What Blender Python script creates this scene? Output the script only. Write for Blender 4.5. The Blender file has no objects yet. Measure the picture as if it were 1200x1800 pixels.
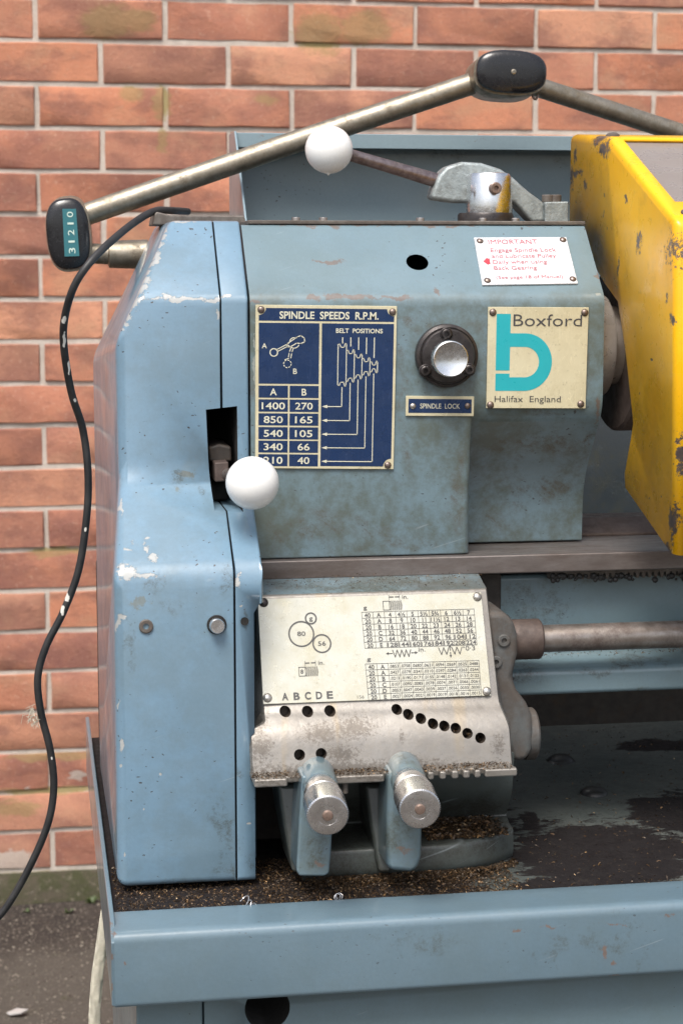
import bpy, bmesh, math, random
from mathutils import Vector, Matrix, noise as mnoise
random.seed(4)
C = bpy.context.scene
COL = C.collection
R = math.radians
V = Vector

# ------------------------------------------------------------------ camera
FPX = 3300.0                                   # focal length in photo pixels (1200 x 1800)
PIT = math.atan(445 / FPX)
YAW = math.atan(545 * math.cos(PIT) / FPX)
CAM = V((0, -1.35, 1.17))
FW = V((math.sin(YAW) * math.cos(PIT), math.cos(YAW) * math.cos(PIT), -math.sin(PIT)))
RT = V((math.cos(YAW), -math.sin(YAW), 0))
UP = RT.cross(FW)
cd = bpy.data.cameras.new("camera")
cam = bpy.data.objects.new("camera", cd)
COL.objects.link(cam)
M = Matrix((RT, UP, -FW)).transposed().to_4x4()
M.translation = CAM
cam.matrix_world = M
cd.sensor_fit = 'VERTICAL'
cd.sensor_height = 36
cd.lens = FPX / 1800 * 36
cd.clip_start = 0.05
cd.clip_end = 300
cd.dof.use_dof = True
cd.dof.focus_distance = 1.36
cd.dof.aperture_fstop = 20
C.camera = cam

# ------------------------------------------------------------------ sky, sun, exposure
SUN_EL, SUN_AZ = 58, 205                       # azimuth from +Y, clockwise
w = bpy.data.worlds.new("World")
C.world = w
w.use_nodes = True
nt = w.node_tree
bg = nt.nodes["Background"]
sky = nt.nodes.new("ShaderNodeTexSky")
sky.sky_type = 'NISHITA'
sky.sun_disc = False
sky.sun_elevation = R(SUN_EL)
sky.sun_rotation = R(SUN_AZ)
sky.air_density = 1.0
sky.dust_density = 4.0
sky.ozone_density = 1.0
hs = nt.nodes.new("ShaderNodeHueSaturation")
hs.inputs['Saturation'].default_value = 0.55
nt.links.new(sky.outputs[0], hs.inputs['Color'])
nt.links.new(hs.outputs[0], bg.inputs[0])
bg.inputs[1].default_value = 0.125
sd = bpy.data.lights.new("sun", 'SUN')
sd.energy = 1.9
sd.angle = R(24)
sd.color = (1.0, 0.96, 0.9)
sun = bpy.data.objects.new("sun", sd)
COL.objects.link(sun)
sv = V((math.sin(R(SUN_AZ)) * math.cos(R(SUN_EL)), math.cos(R(SUN_AZ)) * math.cos(R(SUN_EL)), math.sin(R(SUN_EL))))
sun.rotation_euler = sv.to_track_quat('Z', 'Y').to_euler()
sun.location = (-1, -3, 4)
C.view_settings.view_transform = 'Standard'
C.view_settings.look = 'None'
C.view_settings.gamma = 1
C.view_settings.exposure = 0.75
C.cycles.max_bounces = 6

# ------------------------------------------------------------------ measuring helpers
def ray(px, py):
    return FW * FPX + RT * (px - 600) - UP * (py - 900)

def P(px, py, Y):                              # photo pixel -> point on the plane y = Y (metres)
    d = ray(px, py)
    return CAM + d * ((Y - CAM.y) / d.y)

def PX(px, py, X):                             # photo pixel -> point on the plane x = X
    d = ray(px, py)
    return CAM + d * ((X - CAM.x) / d.x)

def PZ(px, py, Z):
    d = ray(px, py)
    return CAM + d * ((Z - CAM.z) / d.z)

def onplane(px, py, p0, n):
    d = ray(px, py)
    return CAM + d * ((p0 - CAM).dot(n) / d.dot(n))

def zz(py, Y, px=600):
    return P(px, py, Y).z

def xx(px, Y, py=900):
    return P(px, py, Y).x

# ------------------------------------------------------------------ node helpers
class N:
    def __init__(s, name):
        s.m = bpy.data.materials.new(name)
        s.m.use_nodes = True
        s.t = s.m.node_tree
        s.b = s.t.nodes["Principled BSDF"]
        tc = s.t.nodes.new("ShaderNodeTexCoord")
        s.co = tc.outputs['Object']

    def new(s, ty, **kw):
        n = s.t.nodes.new(ty)
        for k, v in kw.items():
            setattr(n, k, v)
        return n

    def put(s, sock, v):
        if isinstance(v, bpy.types.NodeSocket):
            s.t.links.new(v, sock)
        elif v is not None:
            if hasattr(sock.default_value, '__len__') and len(sock.default_value) == 4 and len(v) == 3:
                v = tuple(v) + (1,)
            sock.default_value = v

    def math(s, op, a, b=None, clamp=False):
        n = s.new("ShaderNodeMath", operation=op, use_clamp=clamp)
        s.put(n.inputs[0], a)
        s.put(n.inputs[1], b)
        return n.outputs[0]

    def vm(s, op, a, b=None):
        n = s.new("ShaderNodeVectorMath", operation=op)
        s.put(n.inputs[0], a)
        s.put(n.inputs[1], b)
        return n.outputs['Value'] if op in ('LENGTH', 'DOT_PRODUCT', 'DISTANCE') else n.outputs[0]

    def noise(s, scale, detail=4, rough=0.6, vec=None, dist=0.0):
        n = s.new("ShaderNodeTexNoise")
        n.inputs['Scale'].default_value = scale
        n.inputs['Detail'].default_value = detail
        n.inputs['Roughness'].default_value = rough
        n.inputs['Distortion'].default_value = dist
        s.put(n.inputs['Vector'], vec if vec is not None else s.co)
        return n.outputs[0]

    def scaled(s, sc, off=(0, 0, 0)):
        n = s.new("ShaderNodeMapping")
        n.inputs['Scale'].default_value = sc
        n.inputs['Location'].default_value = off
        s.put(n.inputs['Vector'], s.co)
        return n.outputs[0]

    def ramp(s, x, lo, hi, a=0.0, b=1.0):      # smoothstep map
        n = s.new("ShaderNodeMapRange", interpolation_type='SMOOTHSTEP')
        s.put(n.inputs[0], x)
        for i, v in zip((1, 2, 3, 4), (lo, hi, a, b)):
            n.inputs[i].default_value = v
        return n.outputs[0]

    def mix(s, f, a, b):
        n = s.new("ShaderNodeMix", data_type='RGBA')
        s.put(n.inputs[0], f)
        s.put(n.inputs[6], a)
        s.put(n.inputs[7], b)
        return n.outputs[2]

    def spots(s, lst, warp=None):
        """largest 1-distance of a list of ellipsoids (centre, radii)"""
        out = None
        co = s.co if warp is None else warp
        for c, r in lst:
            d = s.vm('SUBTRACT', co, tuple(c))
            d = s.vm('MULTIPLY', d, tuple(1 / q for q in r))
            f = s.math('SUBTRACT', 1.0, s.vm('LENGTH', d))
            out = f if out is None else s.math('MAXIMUM', out, f)
        return out

    def warp(s, scale, amt):
        n = s.new("ShaderNodeTexNoise")
        n.inputs['Scale'].default_value = scale
        n.inputs['Detail'].default_value = 4
        s.put(n.inputs['Vector'], s.co)
        o = s.vm('SUBTRACT', n.outputs[1], (0.5, 0.5, 0.5))
        o = s.vm('MULTIPLY', o, (amt, amt, amt))
        return s.vm('ADD', s.co, o)

    def bump(s, h, strength, dist=0.001, prev=None):
        n = s.new("ShaderNodeBump")
        n.inputs['Strength'].default_value = strength
        n.inputs['Distance'].default_value = dist
        s.put(n.inputs['Height'], h)
        if prev is not None:
            s.put(n.inputs['Normal'], prev)
        return n.outputs[0]

    def done(s, col=None, rough=None, metal=None, nrm=None, **kw):
        if col is not None:
            s.put(s.b.inputs['Base Color'], col)
        if rough is not None:
            s.put(s.b.inputs['Roughness'], rough)
        if metal is not None:
            s.put(s.b.inputs['Metallic'], metal)
        if nrm is not None:
            s.put(s.b.inputs['Normal'], nrm)
        for k, v in kw.items():
            s.put(s.b.inputs[k.replace('_', ' ')], v)
        return s.m


def hexc(h):
    h = h.lstrip('#')
    c = [int(h[i:i + 2], 16) / 255 for i in (0, 2, 4)]
    return tuple(x / 12.92 if x <= 0.04045 else ((x + 0.055) / 1.055) ** 2.4 for x in c)


def simple(name, col, rough=0.5, metal=0.0, var=0.12, nscale=60, bump=0.0, **kw):
    n = N(name)
    f = n.noise(nscale, 4)
    dark = tuple(c * (1 - var) for c in col)
    lite = tuple(min(1, c * (1 + var)) for c in col)
    r = n.ramp(n.noise(nscale * 2.3, 3), 0.3, 0.7, max(0.02, rough - 0.08), min(1, rough + 0.08))
    nr = n.bump(n.noise(nscale * 6, 3), bump, 0.0006) if bump else None
    return n.done(n.mix(f, dark, lite), r, metal, nr, **kw)


def E(px, py, Y, rx, ry, rY=0.03):             # an ellipsoid of wear: photo pixel centre, pixel radii
    c = P(px, py, Y)
    k = (Y - CAM.y) / FPX
    return (c, (rx * k, rY, ry * k))


def EL(x0, y0, x1, y1, Y0, Y1, k, r0, r1=None):  # a worn edge: a row of small ellipsoids
    out = []
    for i in range(k):
        t = i / (k - 1)
        r = r0 + ((r1 or r0) - r0) * t
        out.append(E(x0 + (x1 - x0) * t, y0 + (y1 - y0) * t, Y0 + (Y1 - Y0) * t, r * 1.25, r * 1.25, .012))
    return out


def paint(name, base, base2, grime=(), grime_amt=0.25, chips=(), chip_col=(0.5, 0.5, 0.48), rust=(), rust_col=(0.11, 0.075, 0.06),
          specks=0.5, rough=0.34, gcol=(0.06, 0.062, 0.045), gscale=24, wave=0.25, streak=0.0, film=0.15, fcol=(0.115, 0.140, 0.125), coat=0.6, filmz=None, scratch=0.0):
    n = N(name)
    wv = n.warp(90, 0.012)
    col = n.mix(n.ramp(n.noise(9, 5, 0.65), 0.3, 0.7), base, base2)
    fine = n.noise(420, 4, 0.7)
    col = n.mix(n.ramp(fine, 0.2, 0.8, 0.0, 0.25), col, tuple(c * 0.75 for c in base))
    fl = n.math('ADD', n.math('MULTIPLY', n.noise(13, 5, 0.65), 0.6), n.math('MULTIPLY', n.noise(85, 6, 0.78), 0.4))
    fm = n.ramp(fl, 0.40 if film < 1 else 0.22, 0.60 if film < 1 else 0.42, 0.0, film)
    if filmz:                                   # stronger film below a set height: oily dirt plus painted light and shade
        sx = n.new("ShaderNodeSeparateXYZ")
        n.put(sx.inputs[0], n.warp(8, 0.03))
        fm = n.math('MULTIPLY', fm, n.ramp(sx.outputs[2], filmz + .012, filmz - .012, 0.12, 1.0))
    col = n.mix(fm, col, fcol)
    # oily film of dirt; some spots also hold painted shade
    g1 = n.noise(gscale, 7, 0.72)
    g = n.math('ADD', g1, grime_amt - 0.5)
    if grime:
        sp = n.spots(grime, n.warp(14, 0.06))
        sp = n.math('MAXIMUM', sp, 0.0)
        sp = n.math('MINIMUM', n.math('MULTIPLY', sp, 1.7), 1.0)
        g = n.math('ADD', g, n.math('MULTIPLY', sp, n.ramp(n.noise(60, 8, 0.85), 0.34, 0.70, 0.08, 0.75)))
    if streak:
        st = n.noise(30, 4, 0.6, n.scaled((1.0, 1.0, 0.12)))
        g = n.math('ADD', g, n.math('MULTIPLY', n.math('SUBTRACT', st, 0.5), streak))
    gm = n.ramp(g, 0.32, 0.95, 0.0, 0.92)
    gf = n.math('MULTIPLY', gm, n.ramp(n.noise(700, 4, 0.8), 0.36, 0.60, 0.45, 1.0))
    if scratch:                                 # diagonal wipe marks through the dirt
        mp = n.new("ShaderNodeMapping")
        mp.inputs['Rotation'].default_value = (0, R(-42), 0)
        n.put(mp.inputs['Vector'], n.co)
        mq = n.new("ShaderNodeMapping")
        mq.inputs['Scale'].default_value = (0.10, 1, 1)
        n.put(mq.inputs['Vector'], mp.outputs[0])
        gf = n.math('MULTIPLY', gf, n.ramp(n.noise(120, 4, 0.7, mq.outputs[0]), 0.40, 0.58, 1.0 - scratch, 1.0))
    col = n.mix(gf, col, gcol)
    # nicks
    vo = n.new("ShaderNodeTexVoronoi", feature='F1')
    vo.inputs['Scale'].default_value = 125
    n.put(vo.inputs['Vector'], n.vm('MULTIPLY', n.warp(60, 0.016), (1.0, 1.0, 2.3)))
    nk = n.math('ADD', vo.outputs['Distance'], n.math('MULTIPLY', n.noise(13, 3), 0.6))
    nick = n.ramp(nk, 0.34 + 0.04 * specks, 0.29 + 0.04 * specks)
    col = n.mix(n.math('MULTIPLY', nick, min(1, specks)), col, (0.05, 0.05, 0.05))
    sv = n.new("ShaderNodeMapping")
    sv.inputs['Rotation'].default_value = (0, R(17), 0)
    n.put(sv.inputs['Vector'], n.co)
    sw = n.new("ShaderNodeMapping")
    sw.inputs['Scale'].default_value = (9, 9, 260)
    n.put(sw.inputs['Vector'], sv.outputs[0])
    scr = n.noise(1.0, 2, 0.5, sw.outputs[0], 0.6)
    scr = n.math('MULTIPLY', n.ramp(scr, 0.69, 0.74), n.ramp(n.noise(19, 3), 0.5, 0.62))
    col = n.mix(n.math('MULTIPLY', scr, 0.30), col, (0.40, 0.44, 0.46))
    hgt = n.math('MULTIPLY', nick, -0.4)
    if rust:
        s = n.spots(rust, wv)
        s = n.math('ADD', s, n.math('MULTIPLY', n.math('SUBTRACT', n.noise(210, 6, 0.85), 0.5), 2.6))
        m = n.ramp(s, 0.30, 0.55, 0, 0.85)
        col = n.mix(m, col, n.mix(n.noise(200, 3), rust_col, tuple(c * 2 for c in rust_col)))
    if chips:
        s = n.spots(chips, wv)
        s = n.math('ADD', s, n.math('MULTIPLY', n.math('SUBTRACT', n.noise(230, 6, 0.82), 0.5), 2.2))
        m2 = n.ramp(s, 0.34, 0.44)
        col = n.mix(m2, col, n.mix(n.noise(260, 3), chip_col, tuple(c * 0.72 for c in chip_col)))
        hgt = n.math('SUBTRACT', hgt, m2)
    r = n.math('ADD', n.ramp(n.noise(35, 4), 0.3, 0.7, rough - 0.06, rough + 0.08), n.math('MULTIPLY', gf, 0.25))
    nr = n.bump(n.noise(26, 3), wave, 0.0012)
    nr = n.bump(n.noise(330, 3), 0.22, 0.0005, nr)
    nr = n.bump(hgt, 0.6, 0.0004, nr)
    return n.done(col, r, 0.0, nr, Coat_Weight=coat, Coat_Roughness=0.10)


# ------------------------------------------------------------------ mesh helpers
def to_mesh(name, bm, mats, smooth=32):
    bmesh.ops.recalc_face_normals(bm, faces=bm.faces)
    me = bpy.data.meshes.new(name)
    bm.to_mesh(me)
    bm.free()
    for m in (mats if isinstance(mats, (list, tuple)) else [mats]):
        me.materials.append(m)
    if smooth:
        me.polygons.foreach_set("use_smooth", [True] * len(me.polygons))
        me.set_sharp_from_angle(angle=R(smooth))
    return me


def link(name, me, parent=None, mat=None):
    o = bpy.data.objects.new(name, me)
    COL.objects.link(o)
    mw = mat if mat is not None else Matrix()
    if parent is not None:
        o.parent = parent
        mw = Matrix.Translation(-V(parent.get('origin', (0, 0, 0)))) @ mw
    o.matrix_basis = mw
    return o


def part(name, bm, mats, parent=None, smooth=32, bevel=None, segs=3, ang=28):
    me = to_mesh(name, bm, mats, smooth)
    o = link(name, me, parent)
    if bevel:
        md = o.modifiers.new("bevel", 'BEVEL')
        md.width = bevel
        md.segments = segs
        md.limit_method = 'ANGLE'
        md.angle_limit = R(ang)
        md.harden_normals = True
        md.use_clamp_overlap = True
    return o


def wbevel(o, fn, segs=4):
    """bevel with one width per edge; fn(a, b) -> width in metres"""
    me = o.data
    mx = 0
    at = me.attributes.new("bevel_weight_edge", 'FLOAT', 'EDGE')
    ws = []
    for e in me.edges:
        ws.append(fn(me.vertices[e.vertices[0]].co, me.vertices[e.vertices[1]].co) or 0.0)
    mx = max(ws)
    at.data.foreach_set("value", [q / mx for q in ws])
    md = o.modifiers.new("bevel", 'BEVEL')
    md.width = mx
    md.segments = segs
    md.limit_method = 'WEIGHT'
    md.harden_normals = True
    return o


def thing(name, label, cat, loc, group=None):
    o = bpy.data.objects.new(name, None)
    COL.objects.link(o)
    o.empty_display_size = 0.05
    o.location = loc
    o['origin'] = tuple(loc)
    o['label'] = label
    o['category'] = cat
    if group:
        o['group'] = group
    return o


def tag(o, label, cat, group=None):
    o['label'] = label
    o['category'] = cat
    if group:
        o['group'] = group
    return o


def box(bm, x0, x1, y0, y1, z0, z1):
    vs = [bm.verts.new((x, y, z)) for x in (x0, x1) for y in (y0, y1) for z in (z0, z1)]
    for f in ((0, 1, 3, 2), (4, 6, 7, 5), (0, 4, 5, 1), (2, 3, 7, 6), (0, 2, 6, 4), (1, 5, 7, 3)):
        bm.faces.new([vs[i] for i in f])
    return vs


def prism(bm, pts, vec):
    """closed prism from a loop of points swept by vec"""
    a = [bm.verts.new(p) for p in pts]
    b = [bm.verts.new(V(p) + V(vec)) for p in pts]
    n = len(a)
    bm.faces.new(a)
    bm.faces.new(b[::-1])
    for i in range(n):
        bm.faces.new((a[i], b[i], b[(i + 1) % n], a[(i + 1) % n]))


def loft(bm, loops, cap=True, closed=True):
    rows = [[bm.verts.new(p) for p in lp] for lp in loops]
    n = len(rows[0])
    for a, b in zip(rows, rows[1:]):
        for i in range(n if closed else n - 1):
            j = (i + 1) % n
            try:
                bm.faces.new((a[i], a[j], b[j], b[i]))
            except ValueError:
                pass
    if cap:
        bm.faces.new(rows[0][::-1])
        bm.faces.new(rows[-1])
    return rows


def frame(axis):
    a = V(axis).normalized()
    u = a.orthogonal().normalized()
    return a, u, a.cross(u)


def rev(bm, prof, org, axis, segs=40, mi=0):
    """revolve [(radius, height)] round an axis"""
    a, u, v = frame(axis)
    org = V(org)
    rows = []
    for r, h in prof:
        if r < 1e-7:
            rows.append([bm.verts.new(org + a * h)])
        else:
            rows.append([bm.verts.new(org + a * h + (u * math.cos(2 * math.pi * k / segs) + v * math.sin(2 * math.pi * k / segs)) * r) for k in range(segs)])
    fs = []
    for p, q in zip(rows, rows[1:]):
        for k in range(segs):
            l = (k + 1) % segs
            if len(p) == 1 and len(q) == 1:
                continue
            if len(p) == 1:
                fs.append(bm.faces.new((p[0], q[k], q[l])))
            elif len(q) == 1:
                fs.append(bm.faces.new((p[k], p[l], q[0])))
            else:
                fs.append(bm.faces.new((p[k], p[l], q[l], q[k])))
    for f in fs:
        f.material_index = mi
    return rows


def dome(r, h, n=5):
    return [(r * math.cos(i / n * math.pi / 2), h * math.sin(i / n * math.pi / 2)) for i in range(n)] + [(0, h)]


def sphere(bm, c, r, segs=40):
    n = segs // 2
    rev(bm, [(r * math.sin(math.pi * i / n), -r * math.cos(math.pi * i / n)) for i in range(n + 1)], c, (0.2, -1, 0.3), segs)


def catmull(pts, n=8):
    pts = [V(p) for p in pts]
    P_ = [pts[0] * 2 - pts[1]] + pts + [pts[-1] * 2 - pts[-2]]
    out = []
    for i in range(1, len(P_) - 2):
        a, b, c, d = P_[i - 1:i + 3]
        for k in range(n):
            t = k / n
            out.append(0.5 * ((2 * b) + (c - a) * t + (2 * a - 5 * b + 4 * c - d) * t * t + (3 * b - a - 3 * c + d) * t ** 3))
    out.append(pts[-1])
    return out


def tube(bm, pts, r, segs=16, cap=True):
    pts = [V(p) for p in pts]
    rs = r if isinstance(r, (list, tuple)) else [r] * len(pts)
    t0 = (pts[1] - pts[0]).normalized()
    u = t0.orthogonal().normalized()
    loops = []
    for i, p in enumerate(pts):
        t = (pts[min(i + 1, len(pts) - 1)] - pts[max(i - 1, 0)]).normalized()
        u = (u - t * u.dot(t)).normalized()
        v = t.cross(u)
        loops.append([p + (u * math.cos(2 * math.pi * k / segs) + v * math.sin(2 * math.pi * k / segs)) * rs[i] for k in range(segs)])
    loft(bm, loops, cap)


def fillet(pts, rads, n=5):
    """round the corners of a closed 2-D loop; always n+1 points per corner"""
    out = []
    m = len(pts)
    for i in range(m):
        p, a, b = V(pts[i]), V(pts[i - 1]), V(pts[(i + 1) % m])
        d1, d2 = (a - p), (b - p)
        r = min(rads[i], d1.length * 0.45, d2.length * 0.45)
        s, e = p + d1.normalized() * r, p + d2.normalized() * r
        for k in range(n + 1):
            t = k / n
            out.append(s * (1 - t) ** 2 + p * 2 * t * (1 - t) + e * t * t)
    return out


def cut(o, bm_cut, inside, mi=1):
    """boolean difference, baked; faces whose middle satisfies inside(co) take material slot mi"""
    me = bpy.data.meshes.new("cutter")
    bmesh.ops.recalc_face_normals(bm_cut, faces=bm_cut.faces)
    bm_cut.to_mesh(me)
    bm_cut.free()
    c = bpy.data.objects.new("cutter", me)
    COL.objects.link(c)
    md = o.modifiers.new("bool", 'BOOLEAN')
    md.object = c
    md.solver = 'EXACT'
    dg = bpy.context.evaluated_depsgraph_get()
    new = bpy.data.meshes.new_from_object(o.evaluated_get(dg))
    old = o.data
    o.modifiers.clear()
    o.data = new
    new.name = old.name
    bpy.data.meshes.remove(old)
    bpy.data.objects.remove(c)
    bpy.data.meshes.remove(me)
    for p in new.polygons:
        p.use_smooth = True
        if inside(p.center, p, new):
            p.material_index = mi
    new.set_sharp_from_angle(angle=R(32))


def metal(name, c1, c2, rough, scale=(1, 1, 1), ns=120, dirt=(0.06, 0.045, 0.035), damt=0.35, metallic=0.9, bump=0.2):
    n = N(name)
    co = n.scaled(scale)
    c = n.mix(n.ramp(n.noise(ns, 5, 0.7, co), 0.3, 0.7), c1, c2)
    d = n.ramp(n.noise(ns * 0.4, 7, 0.75, co), 0.62 - damt * 0.4, 0.80 - damt * 0.3, 0, 0.85)
    c = n.mix(d, c, dirt)
    return n.done(c, n.math('ADD', n.ramp(n.noise(ns * 1.5, 4), 0.3, 0.7, rough - 0.07, rough + 0.1), n.math('MULTIPLY', d, 0.25)),
                  n.math('SUBTRACT', metallic, n.math('MULTIPLY', d, 0.5)), n.bump(n.noise(ns * 4, 3), bump, 0.0005))

# ------------------------------------------------------------------ materials
BLUE, BLUE2 = (0.152, 0.255, 0.345), (0.178, 0.285, 0.380)
TEAL, TEAL2 = (0.146, 0.212, 0.236), (0.158, 0.236, 0.280)
m_dark = simple("dark cavity", (0.012, 0.011, 0.010), 0.8, bump=0.4)
m_cover = paint("gear cover enamel", BLUE, BLUE2, grime=[E(300, 1070, -.08, 45, 30), E(375, 1105, -.08, 32, 34), E(300, 1560, -.08, 200, 26), E(398, 1470, -.08, 30, 150), E(218, 1120, -.08, 22, 100), E(395, 1020, -.08, 16, 60), E(265, 1035, -.08, 50, 30), E(385, 1540, -.08, 25, 60),
                                                      E(330, 840, -.01, 30, 22), E(372, 860, -.02, 14, 22)],
                grime_amt=0.12,
                chips=EL(291, 400, 240, 520, .05, 0, 9, 9, 17) + EL(240, 522, 212, 585, 0, 0, 5, 15, 6) + [E(320, 524, 0, 85, 5, .02), E(375, 527, 0, 26, 6, .02), E(290, 388, .055, 70, 5, .02), E(383, 550, 0, 4, 12), E(223, 1006, -.08, 26, 26), E(258, 1012, -.08, 34, 8),
                       E(266, 978, -.06, 16, 10), E(260, 962, -.05, 7, 10), E(228, 947, -.04, 8, 9), E(257, 943, -.04, 6, 7), E(222, 965, -.05, 12, 5),
                       E(213, 1085, -.08, 14, 9), E(207, 1095, -.08, 5, 18), E(214, 1310, -.08, 3, 16), E(211, 1345, -.08, 5, 6), E(256, 1422, -.08, 4, 5), E(280, 1360, -.08, 3, 4), E(217, 1504, -.08, 4, 6),
                       E(214, 890, -.02, 5, 20), E(208, 1240, -.08, 3, 16)],
                chip_col=(0.43, 0.44, 0.43), rust=[E(330, 838, -.01, 24, 12), E(312, 860, -.02, 11, 10), E(245, 1060, -.08, 26, 16)], rust_col=(0.10, 0.115, 0.11), specks=1.5, film=0.3)
m_coverb = paint("gear cover back enamel", BLUE, BLUE2, grime=[E(430, 1500, -.08, 16, 70), E(430, 1365, -.08, 16, 16), E(432, 1095, -.08, 12, 40), E(432, 810, 0, 12, 110), E(410, 870, 0, 20, 30)],
                 grime_amt=0.10, chips=[E(420, 1022, -.08, 9, 19), E(437, 1446, -.08, 5, 5), E(400, 523, 0, 16, 5), E(423, 1065, -.08, 5, 4), E(411, 1060, -.08, 3, 14)], specks=0.9)
ZH_ = zz(524, 0, 750)
HG = [E(540, 955, 0, 60, 26), E(610, 950, 0, 70, 22), E(690, 950, 0, 70, 22), E(745, 950, 0, 60, 30), E(560, 945, 0, 110, 45), E(640, 930, 0, 90, 40), E(815, 860, 0, 30, 140), E(480, 930, 0, 60, 60), E(787, 635, 0, 95, 95), E(770, 715, 0, 90, 30), E(940, 790, .03, 140, 50, .05), E(935, 870, .04, 120, 26, .05),
      E(870, 900, .04, 70, 60, .05), E(1040, 760, .03, 26, 120, .05), E(1045, 640, 0, 20, 100), E(950, 735, 0, 110, 16), E(600, 830, 0, 150, 16), E(708, 690, 0, 20, 180), E(735, 560, 0, 40, 30), E(447, 640, 0, 10, 170)]  # recess spots: oily dirt, with the overhang's shade painted in
m_head = paint("headstock enamel", TEAL, TEAL2, grime=HG, grime_amt=0.24, gcol=(0.088, 0.080, 0.062),
               rust=[E(620, 522, 0, 90, 6, .02), E(700, 524, 0, 40, 6, .02), E(552, 525, 0, 20, 7, .02), E(765, 512, .005, 10, 10, .02), E(700, 395, .055, 360, 4, .03), E(575, 460, .03, 50, 5, .03), E(450, 528, 0, 12, 5, .02),
                     E(1045, 487, .02, 8, 14, .03), E(1052, 715, 0, 5, 40, .03)],
               rust_col=(0.10, 0.075, 0.062), chips=[E(448, 640, 0, 4, 90), E(1050, 512, 0, 10, 5, .03)], chip_col=(0.30, 0.33, 0.31), specks=0.9, rough=0.36, gscale=30, film=0.95, filmz=ZH_, fcol=(.092,.112,.096), scratch=0.7)  # film fades on the slope: hand dirt, and sky reflection put into colour
m_tray = paint("drip tray enamel", (0.118, 0.180, 0.222), (0.138, 0.205, 0.250), grime=[E(1060, 1655, -.16, 220, 70), E(700, 1660, -.16, 200, 50), E(1040, 1680, -.16, 8, 80), E(1120, 1670, -.16, 10, 80), E(1100, 1585, -.13, 220, 20, .05), E(870, 1590, -.13, 160, 16, .05), E(940, 1660, -.16, 12, 80), E(985, 1660, -.16, 10, 90), E(1080, 1650, -.16, 30, 60)],
               grime_amt=0.03, chips=[], rust=[E(900, 1620, -.15, 14, 5), E(960, 1617, -.15, 30, 4), E(1070, 1612, -.15, 40, 4), E(1160, 1598, -.15, 30, 5), E(1058, 1670, -.16, 8, 22), E(1078, 1690, -.16, 8, 10), E(196, 1640, -.16, 7, 12), E(196, 1680, -.16, 6, 8), E(195, 1750, -.16, 4, 40),
                     E(206, 1770, -.16, 12, 4), E(220, 1690, -.16, 4, 5), E(1100, 1715, -.16, 120, 4)], specks=0.6, streak=0.35)
m_stand = paint("stand enamel", TEAL, TEAL2, grime_amt=0.12, specks=0.8)
m_splash = paint("splash guard enamel", (0.225, 0.310, 0.350), (0.250, 0.340, 0.385), film=1.0, filmz=zz(640, .36, 1060), fcol=(.045, .056, .064), grime=[E(1090, 860, .36, 150, 130, .1), E(1050, 820, .36, 80, 120, .1), E(800, 275, .4, 400, 24, .1), E(1090, 850, .4, 60, 80, .1)], grime_amt=0.10, rust=[E(500, 247, .35, 30, 4, .05), E(450, 240, .35, 20, 8, .05), E(830, 250, .35, 90, 3, .05)], specks=0.8)  # low film and grime: chuck dirt plus painted shade; top strip paints lip shadow
m_bed = paint("bed casting enamel", TEAL, TEAL2, grime=[E(900, 1050, .01, 80, 70), E(930, 1040, .01, 110, 60), E(960, 1062, .01, 50, 24), E(900, 1180, 0, 90, 40), E(1100, 1170, 0, 200, 18, .06), E(1100, 1020, .01, 200, 18), E(1100, 1215, 0, 220, 12), E(960, 1075, .01, 60, 40)],
              grime_amt=0.16, rust=[E(1160, 1213, 0, 26, 4)], specks=0.8, gcol=(0.05, 0.045, 0.035))
m_boxfoot = paint("gearbox foot enamel", (0.060, 0.074, 0.072), (0.078, 0.094, 0.090), grime=[E(800, 1440, -.03, 170, 60, .1), E(560, 1450, -.03, 150, 100, .1), E(620, 1500, -.06, 90, 50, .1)], grime_amt=0.44, gcol=(0.026, 0.023, 0.017), film=.5, fcol=(.06,.062,.05), coat=.2, specks=0.6)  # foot coloured dark: grime plus painted shade under the ledge
m_lever = paint("lever enamel", (0.120, 0.180, 0.215), (0.145, 0.210, 0.250), grime=[E(560, 1350, -.11, 40, 20, .05), E(710, 1345, -.11, 40, 25, .05), E(552, 1460, -.11, 50, 60, .05), E(712, 1470, -.11, 50, 60, .05)], film=.6, grime_amt=0.22, rust=[E(715, 1500, -.12, 26, 10), E(565, 1525, -.12, 16, 7), E(712, 1360, -.11, 30, 12)], specks=0.8)
m_oilshade = metal("oil and shade black", (0.022, 0.018, 0.015), (0.04, 0.032, 0.027), 0.6, ns=90, damt=0.3, metallic=0.0, dirt=(0.06, 0.04, 0.025))  # black for oily iron and for painted shade
m_gearboxtop = paint("gearbox enamel", TEAL, TEAL2, grime=[E(640, 1028, -.02, 260, 26, .06), E(640, 1015, -.01, 260, 14, .06)], film=.8, fcol=(.11,.105,.09), grime_amt=0.40, specks=0.6)

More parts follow.
